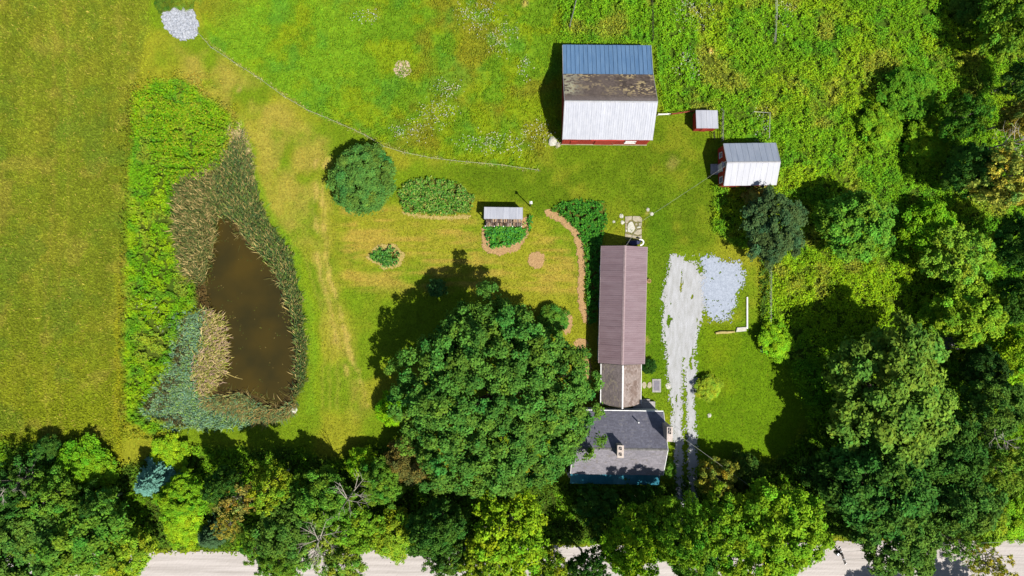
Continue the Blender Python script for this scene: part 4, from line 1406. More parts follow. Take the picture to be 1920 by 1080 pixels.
def wire(a, b, sag, label, r=0.02):
    a = Vector(a); b = Vector(b)
    pts = []
    for k in range(15):
        s = k / 14
        p = a.lerp(b, s); p.z -= sag * 4 * s * (1 - s)
        pts.append(p)
    m = MB().tube(pts, r, 4)
    tag(m.build('overhead_wire', m_wire), label, 'wire')


wire(ptop + Vector((-0.1, 0.3, -0.3)), W(1251, 800, 6.0), 0.9, 'thin overhead wire from the utility pole to the farmhouse gable', 0.014)
wire(W(1361, 311, 4.0), W(1203, 415, 4.0), 0.25, 'thin overhead wire crossing the upper lawn to the small barn', 0.011)
wire(W(1203, 415, 4.0), W(1172, 464, 4.6), 0.1, 'thin overhead wire ending at the top gable of the long building', 0.018)
for k, (dx, lb) in enumerate(((0.4, 'upper roadside cable above the right end of the road'), (-0.6, 'lower roadside cable above the right end of the road'))):
    wire(ptop + Vector((0.25, dx, -0.1)), W(2060, 1012 + (38 if k else 0), 7.5), 0.8, lb, 0.018)

# ------------------------------------------------------------------ ground plants
M_LEAF = leaf_mat('leaf', True, 0.28)
M_WEED = leaf_mat('weed_leaf', False, 0.25, 'Col')


def points_in(fn, box, density, rng, feather=0.0):
    x0, y0 = W(box[0], box[3])[:2]; x1, y1 = W(box[2], box[1])[:2]
    n = int((x1 - x0) * (y1 - y0) * density)
    X = rng.uniform(x0, x1, n); Y = rng.uniform(y0, y1, n)
    U = 960 + X * PPM; V = 540 - Y * PPM
    k = fn(U, V) + (rng.random(n) - 0.5) * feather > 0
    return X[k], Y[k], U[k], V[k]


def weeds(name, fn, box, density, size, hmin, hmax, label, cat='weeds', colour=None, hs=1.6, seed=1, tilt=0.55, var=0.3, aspect=0.6, bright=1.15, feather=8.0, clump=0.0, cs=0.55, cracks=0.0):
    rng = np.random.default_rng(seed)
    X, Y, U, V = points_in(fn, box, density, rng, feather)
    if clump:      # leaves gather into tussocks with bare gaps between
        k = fbm(X / cs, Y / cs, seed + 3, 3) > clump + 0.1 * (rng.random(len(X)) - 0.5)
        X, Y, U, V = X[k], Y[k], U[k], V[k]
    if cracks:
        rn = np.abs(fbm(X / 2.6 + 0.35 * fbm(X, Y, 8), Y / 1.3, seed + 5, 3) - 0.5)
        k = rn > cracks * (0.4 + 1.2 * fbm(X / 3, Y / 3, seed + 9))
        X, Y, U, V = X[k], Y[k], U[k], V[k]
    n = len(X)
    hn = fbm(X / hs, Y / hs, seed + 7)
    hh = hmin + (hmax - hmin) * sm(0.28, 0.72, hn)
    Z = hh * (0.3 + 0.7 * rng.random(n)) + np.minimum(ground_height(U, V), 0)
    nrm = np.stack([rng.normal(size=n) * tilt, rng.normal(size=n) * tilt, np.full(n, 1.0)], 1)
    sz = size * (0.6 + 0.8 * rng.random(n))
    ax, ay = leaf_axes(nrm, sz, rng, aspect)
    v, f = quads(np.stack([X, Y, Z], 1), ax, ay)
    c = colour(U, V, rng) if colour is not None else ground_colour(U, V)
    r = (1 - var) + 2 * var * rng.random(n)
    hue = rng.normal(size=n) * 0.12
    c = c * r[:, None] * bright * np.stack([1 + hue, np.ones(n), 1 - hue], 1)
    o = link(name, mesh_np(name, v, f, M_WEED, rep4(np.clip(c, 0.002, 0.8))))
    return tag(o, label, cat, kind='stuff')


def blades(name, fn, box, density, length, width, lean, label, cat, colour, seed=1, az=None, azs=1.0, bright=1.85, feather=22.0):
    rng = np.random.default_rng(seed)
    X, Y, U, V = points_in(fn, box, density, rng, feather)
    n = len(X)
    L = length * (0.6 + 0.6 * rng.random(n))
    a = rng.uniform(0, 6.283, n) if az is None else az(U, V) + rng.normal(size=n) * azs
    th = np.clip(lean + rng.normal(size=n) * 0.25, 0.05, 1.5)
    d = np.stack([np.cos(a) * np.sin(th), np.sin(a) * np.sin(th), np.cos(th)], 1)
    base = np.stack([X, Y, ground_height(U, V)], 1)
    side = np.stack([-np.sin(a), np.cos(a), np.zeros(n)], 1) * (width * (0.6 + 0.8 * rng.random(n)))[:, None]
    mid = base + d * (L * 0.55)[:, None] + np.array([0, 0, 0.05])
    tip = base + d * L[:, None] - np.array([0, 0, 1.0]) * (L * 0.14)[:, None]
    v = np.stack([base - side * 0.6, base + side * 0.6, mid + side, mid - side, tip], 1).reshape(-1, 3)
    k = np.arange(n)[:, None] * 5
    q = (k + np.array([[0, 1, 2, 3]]))
    me = bpy.data.meshes.new(name)
    f4 = q; f3 = k + np.array([[3, 2, 4]])
    me.vertices.add(len(v)); me.vertices.foreach_set('co', v.astype(np.float32).ravel())
    loops = np.concatenate([f4, f3], 1).ravel().astype(np.int32)
    me.loops.add(len(loops)); me.loops.foreach_set('vertex_index', loops)
    st = (np.arange(n)[:, None] * 7 + np.array([[0, 4]])).ravel().astype(np.int32)
    me.polygons.add(len(st)); me.polygons.foreach_set('loop_start', st)
    me.update(calc_edges=True)
    c = colour(U, V, rng) * (0.65 + 0.7 * rng.random(n))[:, None] * bright
    at = me.attributes.new('Col', 'FLOAT_COLOR', 'POINT')
    c4 = np.ones((n * 5, 4), np.float32); c4[:, :3] = np.repeat(np.clip(c, 0.002, 0.8), 5, axis=0)
    at.data.foreach_set('color', c4.ravel())
    me.materials.append(M_WEED)
    return tag(link(name, me), label, cat, kind='stuff')


def const(*cols):
    cs = [A(*c) for c in cols]

    def f(U, V, rng):
        k = rng.integers(0, len(cs), len(U))
        return np.array(cs)[k]
    return f


def wsdf(poly, amp=6, sc=12, seed=3):
    def f(U, V):
        u, v = warp(U, V, amp, sc, seed)
        return sdf(poly, u, v)
    return f


def footprints(U, V):
    """negative inside the buildings' footprints"""
    d = np.full(U.shape, 1e9)
    for (x0, y0, x1, y1) in ((1050, 96, 1215, 274), (1296, 212, 1338, 248), (1343, 276, 1442, 355), (1062, 756, 1232, 908), (1120, 462, 1206, 756)):
        inside = (U > x0) & (U < x1) & (V > y0) & (V < y1)
        d = np.where(inside, -1.0, d)
    return d


FR = (-70, -70, 1990, 1150)
# tall brush on the right
bfn = wsdf(BRUSH, 9, 28, 3)
weeds('brush', lambda U, V: np.minimum(bfn(U, V), footprints(U, V)), (1020, -70, 1990, 1010), 112, 0.122, 0.2, 1.0, 'tall rank weeds and brambles covering the right side of the farm', 'brush', hs=1.0, seed=21, tilt=0.5, var=0.42, bright=1.75, clump=0.39, cs=0.7)
weeds('clearing_grass', lambda U, V: np.minimum(bfn(U, V), (fbm(U / 26, V / 26, 333) - 0.5) * 30), (1020, -70, 1990, 800), 46, 0.11, 0.7, 1.4, 'taller clumps of brambles standing up out of the brush', 'brush', hs=0.9, seed=23, tilt=0.55, var=0.4, bright=1.4, clump=0.4)
# pasture
pfn = wsdf(PASTURE, 3, 28, 3)
weeds('pasture_grass', lambda U, V: np.minimum(pfn(U, V) - 4, footprints(U, V)), (320, -70, 1245, 330), 70, 0.11, 0.08, 0.42, 'rough pasture grass and weeds above the tape fence', 'grass', hs=1.0, seed=31, tilt=0.6, var=0.38, aspect=0.45, bright=1.35, clump=0.36, cs=0.5)
# pond weeds
weeds('pond_weeds', lambda U, V: np.minimum(wsdf(POND_WEEDS, 22, 45, 5)(U, V), -sdf(POND, U, V) - 6), (225, 135, 450, 825), 150, 0.13, 0.25, 1.0, 'lush lime green weeds on the left bank of the pond', 'weeds', hs=0.9, seed=41, tilt=0.42, var=0.36, bright=1.4, clump=0.40, cs=0.6, feather=60, cracks=0.025)
# hedge bottom and verge
vfn = wsdf(VERGE, 9, 28, 3)
weeds('verge_growth', lambda U, V: np.minimum(np.minimum(vfn(U, V), -drive_field(U, V)), np.minimum(footprints(U, V), -road_field(U, V) - 3)), (-70, 800, 1990, 1045), 60, 0.18, 0.15, 1.0,
      'undergrowth below the roadside trees', 'undergrowth', hs=1.2, seed=51, tilt=0.6, var=0.35, bright=1.5, clump=0.38, feather=16)
# meadow and lawn blades
blades('meadow_grass', lambda U, V: wsdf(MEADOW, 9, 28, 3)(U, V), (-50, -50, 300, 900), 40, 0.42, 0.052, 0.95, 'seeding hay grass of the meadow along the left edge', 'grass', lambda U, V, r: np.where((r.random(len(U)) < 0.03)[:, None], A(160, 150, 62), ground_colour(U, V)), seed=61, bright=1.75, feather=30)


def fence_strip(U, V):
    return 1.8 - pdist([(385, 75), (440, 117), (490, 149), (580, 208), (690, 256), (760, 287), (860, 303), (1010, 320)], U, V)


blades('fence_line_grass', fence_strip, (370, 60, 1020, 330), 60, 0.55, 0.03, 0.7, 'pale uncut grass growing under the tape fence', 'grass', const((206, 200, 130), (150, 170, 40), (170, 170, 80)), seed=63, bright=1.2, feather=4)


def lawn_zone(U, V):
    d = np.minimum.reduce([-wsdf(MEADOW)(U, V), -sdf(PASTURE, U, V), -bfn(U, V), -wsdf(POND_WEEDS)(U, V), -vfn(U, V), -sdf(POND, U, V) - 14, footprints(U, V), -drive_field(U, V), -pad_field(U, V)])
    for p in (R_TEAL, R_TAN, R_DARK, R_BROWN, R_SOUTH, BED_OVAL, BED_SMALL, BED_WOOD, BED_SHED):
        d = np.minimum(d, -sdf(p, U, V))
    for q in mulches:
        d = np.minimum(d, -q[1](U, V))
    return d


weeds('lawn_grass', lawn_zone, (250, 60, 1530, 900), 32, 0.085, 0.03, 0.13, 'short clipped grass tufts of the lawn', 'grass', hs=0.6, seed=65, tilt=0.6, var=0.5, aspect=0.4, bright=1.3)

# reeds
azE = lambda U, V: np.full(len(U), 2.5)
blades('reeds_dark', wsdf(R_DARK, 8, 14), (375, 250, 590, 765), 80, 1.5, 0.045, 0.6, 'dark green cattail reeds along the right bank of the pond', 'reeds', const((88, 108, 56), (72, 98, 58), (120, 124, 66), (76, 98, 54), (164, 146, 90), (96, 124, 50)), seed=71, az=lambda U, V: np.full(len(U), 0.9), azs=0.8, feather=11)
blades('reeds_brown', wsdf(R_BROWN, 8, 14), (320, 305, 425, 540), 80, 1.6, 0.05, 0.8, 'mixed brown and straw reeds at the upper left end of the pond', 'reeds', const((116, 110, 60), (86, 96, 48), (70, 88, 44), (164, 146, 94)), seed=73, az=lambda U, V: np.full(len(U), 2.0), azs=1.2, feather=14)
blades('reeds_teal', wsdf(R_TEAL, 14, 22), (245, 575, 500, 815), 90, 0.8, 0.06, 0.8, 'blue green sedge at the lower left corner of the pond', 'reeds', const((112, 148, 104), (96, 130, 92), (140, 164, 116), (112, 148, 122), (126, 160, 70)), seed=75, bright=1.6, feather=26)
blades('reeds_tan', wsdf(R_TAN, 6, 10), (350, 580, 425, 750), 75, 1.5, 0.05, 0.95, 'straw coloured flattened reeds on the left side of the water', 'reeds', const((196, 176, 120), (160, 152, 84), (140, 150, 60), (176, 150, 128)), seed=77, az=lambda U, V: np.full(len(U), 0.3), azs=0.6)
blades('reeds_south', wsdf(R_SOUTH, 8, 14), (370, 715, 570, 800), 80, 1.2, 0.045, 0.85, 'brown and olive reeds along the lower bank of the pond', 'reeds', const((160, 134, 80), (118, 110, 60), (100, 126, 80), (130, 140, 80)), seed=79, az=lambda U, V: np.full(len(U), -1.6), azs=0.9, feather=9)
blades('reeds_pale', wsdf(R_PALE, 4, 8), (428, 230, 480, 355), 110, 0.8, 0.03, 0.8, 'pale dead grass at the upper right tip of the pond', 'grass', const((190, 170, 124), (166, 148, 104), (150, 150, 90)), seed=81)
blades('bank_stalks', lambda U, V: np.minimum(7 - np.abs(sdf(POND, U, V) + 2), (fbm(U / 12, V / 12, 64) - 0.5) * 20), (370, 395, 575, 775), 7, 1.5, 0.03, 1.15, 'scattered bent straw stalks leaning over the water edge', 'reeds', const((190, 168, 110), (140, 128, 70), (110, 110, 60)), seed=83, bright=1.3, feather=4)
# shrubby lime clump over the north west of the pond
weeds('pond_willow_growth', wsdf([(258, 190), (300, 158), (345, 155), (378, 178), (425, 225), (420, 280), (385, 330), (340, 340), (300, 300), (262, 260)], 18, 30), (240, 140, 445, 350), 130, 0.13, 0.5, 1.9,
      'tall lime green thicket at the top left of the pond', 'thicket', const((122, 168, 18), (140, 176, 22), (104, 154, 20), (150, 160, 40)), hs=1.5, seed=85, tilt=0.4, var=0.28, bright=1.4, cracks=0.075, clump=0.3, cs=0.5, feather=26)
# garden beds
GB = const((70, 128, 46), (58, 116, 40), (92, 146, 50), (104, 150, 70))
weeds('bed_plants', wsdf(BED_OVAL, 4, 8), (735, 325, 895, 410), 130, 0.15, 0.3, 0.95, 'mixed leafy plants filling the large oval flower bed', 'plants', const((86, 144, 44), (66, 124, 40), (120, 160, 70), (104, 150, 46), (150, 160, 80)), hs=0.8, seed=91, bright=1.5, clump=0.35)
weeds('bed_plants', wsdf(BED_SMALL, 3, 8), (690, 455, 760, 505), 150, 0.15, 0.3, 0.9, 'dark leafy plants in the small flower bed', 'plants', GB, hs=0.7, seed=92, bright=1.5, clump=0.35)
weeds('bed_plants', wsdf(BED_WOOD, 3, 8), (895, 395, 1005, 475), 150, 0.17, 0.3, 0.9, 'broad leafy green plants in front of the woodshed', 'plants', const((74, 150, 40), (60, 130, 60), (96, 160, 48)), hs=0.6, seed=93, bright=1.5, clump=0.37)
weeds('bed_plants', wsdf(BED_SHED, 3, 8), (1025, 370, 1145, 615), 150, 0.14, 0.4, 1.0, 'dense green plants in the long bed beside the mauve roof', 'plants', const((64, 134, 34), (52, 112, 36), (84, 150, 44)), hs=0.7, seed=94, bright=1.5, clump=0.37)
weeds('fence_weeds', lambda U, V: np.minimum(7 - np.abs(U - 1433), (fbm(U / 6, V / 10, 7) - 0.42) * 30), (1420, 480, 1450, 640), 120, 0.14, 0.3, 1.0, 'weeds growing along the wire fence right of the lawn strip', 'weeds', const((96, 140, 34), (130, 160, 50), (84, 120, 40)), seed=95)


# floating weed on the pond
def build_float():
    rng = np.random.default_rng(88)
    X, Y, U, V = points_in(lambda U, V: np.minimum(sdf(POND, U, V) - 1, 9 - sdf(POND, U, V)) - 14 * np.maximum(fbm(U / 14, V / 14, 99) - 0.38, 0) * 6, (370, 395, 575, 775), 22, rng, 8.0)
    X2, Y2, U2, V2 = points_in(lambda U, V: np.minimum(sdf(POND, U, V) - 6, (fbm(U / 18, V / 18, 98) - 0.66) * 40), (370, 395, 575, 775), 5, rng, 4.0)
    X = np.concatenate([X, X2]); Y = np.concatenate([Y, Y2]); n = len(X)
    nrm = np.stack([rng.normal(size=n) * 0.05, rng.normal(size=n) * 0.05, np.ones(n)], 1)
    ax, ay = leaf_axes(nrm, 0.07 + 0.07 * rng.random(n), rng, 0.8)
    v, f = quads(np.stack([X, Y, np.full(n, -0.425) + 0.015 * rng.random(n)], 1), ax, ay)
    c = np.array([A(104, 110, 40), A(126, 112, 60), A(88, 98, 44)])[rng.integers(0, 3, n)] * (0.6 + 0.6 * rng.random(n))[:, None]
    tag(link('floating_weed', mesh_np('floating_weed', v, f, M_WEED, rep4(c))), 'flecks of floating weed and scum along the pond margin', 'pond weed', kind='stuff')


build_float()


# white wildflowers
def flowers(U, V):
    d = np.full(U.shape, -1.0)
    for (x, y, rx, ry) in ((985, 128, 12, 16), (895, 30, 30, 26), (940, 70, 20, 24), (1300, 20, 30, 30), (820, 210, 30, 18), (930, 268, 50, 16), (1010, 250, 20, 18), (840, 165, 20, 14), (283, 578, 14, 14), (305, 612, 8, 8), (1040, 265, 10, 10), (1428, 240, 10, 24),
                           (1470, 30, 14, 26), (1290, 120, 20, 20), (770, 245, 30, 14), (690, 30, 20, 10)):
        d = np.maximum(d, 1 - ((U - x) / (rx * 1.7)) ** 2 - ((V - y) / (ry * 1.7)) ** 2)
    return np.minimum(d - 0.2, 1.0) - 2.2 * np.maximum(fbm(U / 5, V / 5, 19) - 0.25, 0)


weeds('wildflowers', flowers, (250, -20, 1500, 660), 17, 0.07, 0.4, 0.8, 'scattered white umbel flowers among the weeds', 'flowers', const((232, 232, 212), (214, 220, 190), (240, 238, 224)), seed=97, tilt=0.3, var=0.1, aspect=0.9, bright=1.0, feather=1.2)


# ------------------------------------------------------------------ trees
def spread_dirs(n, zmin, rng):
    """well spaced directions on the upper part of a sphere"""
    out = []
    for i in range(n):
        z = rng.uniform(zmin, 1, 12); a = rng.uniform(0, 2 * math.pi, 12)
        q = np.sqrt(np.maximum(1 - z * z, 0))
        D = np.stack([q * np.cos(a), q * np.sin(a), z], 1)
        if not out:
            out.append(D[0]); continue
        d = (D @ np.array(out).T).max(1)
        out.append(D[np.argmin(d)])
    return np.array(out)


def crown_np(R, Hz, nbough, nclump, nleaf, leaf, seed, nlobe=8, gap=0.28, zmin=-0.3, rb=0.24, rc=(0.3, 0.6), inner=0.12):
    """boughs on an uneven shell, each a dome of leaf clumps, with dark gaps between the boughs"""
    rng = np.random.default_rng(seed)
    D = spread_dirs(nbough, zmin, rng)
    Lb = spread_dirs(nlobe, -0.1, rng)
    lob = (1 - gap) + gap * np.exp(7 * ((D @ Lb.T).max(1) - 1)) + 0.085 * rng.normal(size=nbough)
    B = D * lob[:, None] * np.array([R, R, Hz]) * 0.86
    br = R * rb * rng.uniform(0.65, 1.25, nbough)
    bt = rng.uniform(0.82, 1.16, nbough); bh = rng.normal(size=nbough) * 0.10
    j = np.repeat(np.arange(nbough), nclump)
    m = len(j)
    q = rng.normal(size=(m, 3)) + 0.9 * D[j] + np.array([0, 0, 0.7])
    q /= np.linalg.norm(q, axis=1, keepdims=True)
    C = B[j] + q * (br[j] * rng.uniform(0.65, 1.0, m))[:, None] * np.array([1, 1, 0.75])
    drop = rng.random(m) < inner
    C[drop] *= rng.uniform(0.55, 0.85, (drop.sum(), 1))
    r = rng.uniform(*rc, m)
    ct = bt[j] * rng.uniform(0.85, 1.15, m); ch = bh[j] + rng.normal(size=m) * 0.05
    k = np.repeat(np.arange(m), nleaf)
    n = len(k)
    off = rng.normal(size=(n, 3)) * 0.52 * r[k][:, None]
    off[:, 2] *= 0.55
    rho = np.hypot(off[:, 0], off[:, 1]) / r[k]
    off[:, 2] += (0.3 - 0.45 * rho ** 2) * r[k]
    P = C[k] + off
    nrm = np.array([0, 0, 0.6]) + 0.55 * q[k] + 0.58 * rng.normal(size=(n, 3)) + np.stack([off[:, 0] / r[k] * 0.45, off[:, 1] / r[k] * 0.45, np.zeros(n)], 1)
    sz = leaf * (0.6 + 0.8 * rng.random(n))
    ax, ay = leaf_axes(nrm, sz, rng, 0.68)
    t = ct[k] * (0.72 + 0.56 * rng.random(n)); h = ch[k] + 0.06 * rng.normal(size=n)
    col = np.stack([t * (1 + h * 1.4), t, t * (1 - h)], 1)
    return P, ax, ay, col, C


def crown_mesh(name, *a, **k):
    P, ax, ay, col, C = crown_np(*a, **k)
    v, f = quads(P, ax, ay)
    return mesh_np(name, v, f, M_LEAF, rep4(np.clip(col, 0.05, 2)), 'tint'), C


def spruce_np(R, H, seed, tiers=15, leaf=0.17):
    rng = np.random.default_rng(seed)
    P = []; AX = []; AY = []; T = []
    for t in range(tiers):
        f = t / (tiers - 1)
        rr = R * (1 - f) ** 0.85 + 0.15; zz = H * (0.08 + 0.9 * f)
        nb = max(5, int(13 * (1 - f) + 5))
        a0 = rng.random() * 6.28
        for b in range(nb):
            a = a0 + 2 * math.pi * b / nb + rng.normal() * 0.12
            L = rr * (0.82 + 0.3 * rng.random())
            m = max(5, int(L / 0.11))
            s = np.linspace(0.12, 1, m)
            d = np.array([math.cos(a), math.sin(a)])
            for sgn in (-1, 0, 1):
                w = 0.2 * (1 - s * 0.6) * sgn
                x = d[0] * L * s - d[1] * w + rng.normal(size=m) * 0.05; y = d[1] * L * s + d[0] * w + rng.normal(size=m) * 0.05
                z = zz - 0.32 * L * s + 0.18 * L * s * s - 0.08 * abs(sgn) + rng.normal(size=m) * 0.05
                P.append(np.stack([x, y, z], 1))
                dr = np.stack([np.full(m, d[0]) - d[1] * sgn * 0.8, np.full(m, d[1]) + d[0] * sgn * 0.8, np.full(m, -0.12) + rng.normal(size=m) * 0.15], 1)
                dr /= np.linalg.norm(dr, axis=1, keepdims=True)
                sd = np.stack([-dr[:, 1], dr[:, 0], rng.normal(size=m) * 0.4], 1)
                AX.append(dr * leaf); AY.append(sd * leaf * 0.42)
                T.append((0.55 + 0.6 * s) * (0.8 + 0.4 * rng.random(m)))
    P = np.concatenate(P); AX = np.concatenate(AX); AY = np.concatenate(AY); T = np.concatenate(T)
    v, f = quads(P, AX, AY)
    return mesh_np('crown', v, f, M_LEAF, rep4(np.stack([T, T, T], 1)), 'tint')


def trunk_mesh(name, C, R, Hz, zc, r0, material, seed, nlimb=9, twigs=0):
    """trunk from the ground (z = -zc in crown space) with limbs reaching into the crown"""
    rng = np.random.default_rng(seed)
    m = MB()
    top = np.array([rng.normal() * 0.2, rng.normal() * 0.2, Hz * 0.45])
    m.tube([(0, 0, -zc - 0.2), (0, 0, -zc + 0.5), tuple(top * 0.3 + np.array([0, 0, -zc * 0.4])), tuple(top)], [r0 * 1.35, r0, r0 * 0.8, r0 * 0.25], 8)
    for i in rng.choice(len(C), nlimb + twigs, replace=False):
        c = C[i]
        z0 = rng.uniform(-zc * 0.45, Hz * 0.15)
        b = np.array([0, 0, z0]); mid = b * 0.45 + c * 0.55 + np.array([0, 0, -0.12 * R])
        big = r0 * 0.38 * (1.0 if i % 3 else 0.8)
        m.tube([tuple(b), tuple(mid), tuple(c * 0.97)], [big, big * 0.6, big * 0.18], 5)
    return m.mesh(name, material)


m_bark = mat('bark', A(96, 82, 70), A(66, 56, 48), scale=4, stretch=(3, 3, 0.6), rough=0.95, bump=0.5)
m_palebark = mat('pale_bark', A(186, 178, 164), A(140, 132, 120), scale=4, stretch=(3, 3, 0.6), rough=0.95, bump=0.4)

R0 = 5.0
PROTO = {}


def proto(kind, seeds, **kw):
    L = []
    for s in seeds:
        me, C = crown_mesh('crown', R0, R0, seed=s, **kw)
        L.append((me, C))
    PROTO[kind] = L


proto('round', (101, 102, 103, 104), nbough=95, nclump=7, nleaf=50, leaf=0.15, nlobe=8, gap=0.4, rb=0.15, rc=(0.26, 0.5))
proto('loose', (111, 112, 113), nbough=70, nclump=6, nleaf=44, leaf=0.14, nlobe=6, gap=0.5, rb=0.15, rc=(0.24, 0.48), inner=0.3)
proto('bush', (121, 122), nbough=60, nclump=9, nleaf=34, leaf=0.19, nlobe=9, gap=0.36, zmin=-0.1, rb=0.2, rc=(0.4, 0.75), inner=0.05)
proto('dense', (151,), nbough=90, nclump=8, nleaf=34, leaf=0.17, nlobe=9, gap=0.12, zmin=-0.1, rb=0.16, rc=(0.35, 0.65), inner=0.05)
proto('sparse', (131, 132), nbough=26, nclump=6, nleaf=30, leaf=0.15, nlobe=6, gap=0.5, rb=0.22, rc=(0.25, 0.5), inner=0.4)
SPR = spruce_np(2.2, 6.0, 141)
TRK = {}


def tree(name, px, py, rpx, h, kind, tint, label, cat='tree', group=None, squash=None, rot=None, low=False):
    if kind in ('round', 'loose') and rpx > 30 and not squash:
        h = max(h, min(rpx / PPM * 2.0, 15.0))
    hz = (squash if squash else 0.5) * h
    low = kind in ('bush', 'dense')
    zc = h - hz if not low else h * 0.42
    x, y, _ = W(px, py, zc)
    r = rpx / PPM * (1 - zc / CAM_H)
    rz = random.uniform(0, 6.28) if rot is None else rot
    sq = random.uniform(0.86, 1.16) if kind in ('round', 'loose', 'sparse') and rpx < 60 else random.uniform(0.95, 1.06)
    t = thing(name, label, cat, (x, y, 0), rz, group)
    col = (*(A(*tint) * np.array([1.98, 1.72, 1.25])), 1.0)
    if kind == 'spruce':
        s = r / 2.2
        c = link('crown', SPR, t, Matrix.Diagonal((s, s, h / 6.0, 1)))
        c.color = col
        link('trunk', MB().tube([(0, 0, -0.1), (0, 0, h * 0.93)], [0.16 * s + 0.05, 0.03], 7).mesh('trunk', m_bark), t)
        return t
    L = PROTO[kind]; i = random.randrange(len(L)); me, C = L[i]
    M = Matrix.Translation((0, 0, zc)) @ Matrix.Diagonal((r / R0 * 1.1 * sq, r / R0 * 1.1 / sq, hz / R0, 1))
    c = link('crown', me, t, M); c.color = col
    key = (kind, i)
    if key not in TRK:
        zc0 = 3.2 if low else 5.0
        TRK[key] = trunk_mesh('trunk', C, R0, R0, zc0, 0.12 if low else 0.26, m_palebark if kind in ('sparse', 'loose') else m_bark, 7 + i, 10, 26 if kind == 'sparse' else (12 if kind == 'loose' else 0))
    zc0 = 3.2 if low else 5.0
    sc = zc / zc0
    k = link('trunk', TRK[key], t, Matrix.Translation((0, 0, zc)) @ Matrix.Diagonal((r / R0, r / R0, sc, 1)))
    return t


# dead standing trees: bare pale branches
def bare_tree(px, py, rpx, h, label, seed):
    rng = np.random.default_rng(seed)
    x, y, _ = W(px, py, h * 0.6)
    t = thing('dead_tree', label, 'tree', (x, y, 0), 0, 'bare trees in the hedge')
    R = rpx / PPM
    MB().tube([(0, 0, -0.1), (0.1, 0.05, h * 0.5), (0.2, -0.1, h)], [0.16, 0.11, 0.03], 7).build('trunk', m_deadwood, t)
    for k in range(16):
        a = k * 2.4 + rng.normal() * 0.2
        z0 = h * rng.uniform(0.35, 0.9); L = R * rng.uniform(0.6, 1.1) * (1.25 - z0 / h * 0.6)
        p0 = np.array([0.15 * z0 / h, 0, z0]); d = np.array([math.cos(a), math.sin(a), rng.uniform(0.25, 0.8)])
        m = MB()
        p1 = p0 + d * L * 0.5; p2 = p0 + d * L + np.array([0, 0, rng.uniform(-.2, .3)])
        m.tube([tuple(p0), tuple(p1), tuple(p2)], [0.055, 0.035, 0.015], 5)
        for j in range(4):
            f = rng.uniform(0.4, 0.95); q0 = p0 + d * L * f
            a2 = a + rng.choice([-1, 1]) * rng.uniform(0.4, 0.9)
            q1 = q0 + np.array([math.cos(a2), math.sin(a2), rng.uniform(0.1, 0.6)]) * L * 0.4
            m.tube([tuple(q0), tuple(q1)], [0.022, 0.01], 4)
        m.build('branch', m_deadwood, t)


m_deadwood = mat('dead_wood', A(214, 206, 190), A(170, 162, 146), scale=5, rough=0.95, bump=0.3)
bare_tree(606, 1000, 52, 12, 'bare pale dead tree with spreading branches in the middle hedge', 301)
bare_tree(655, 930, 40, 12.5, 'bare pale dead tree higher up in the hedge left of the bronze bush', 302)
bare_tree(26, 918, 26, 11, 'small bare tree with pale branches at the left edge', 303)
bare_tree(1884, 270, 34, 15, 'bare pale twigs above the pale olive tree at the right edge', 305)
bare_tree(1850, 815, 26, 12.5, 'bare pale dead tree in the lower right wood', 306)


# the great maple beside the house
def build_maple():
    h, rpx = 16.8, 176
    R = 14.4; hz = 8.0; zc = h - hz
    x, y, _ = W(930, 742, zc)
    t = thing('maple_tree', 'huge dark green spreading maple shading the lawn beside the farmhouse', 'tree', (x, y, 0))
    me, C = crown_mesh('crown', R, hz, nbough=330, nclump=8, nleaf=54, leaf=0.18, seed=205, nlobe=14, gap=0.32, inner=0.24, rb=0.078, rc=(0.34, 0.66), zmin=-0.25)
    c = link('crown', me, t, Matrix.Translation((0, 0, zc))); c.color = (*(A(80, 126, 50) * np.array([1.95, 1.8, 1.4])), 1)
    link('trunk', trunk_mesh('trunk', C, R, hz, zc, 0.6, m_bark, 9, 22), t, Matrix.Translation((0, 0, zc)))


build_maple()

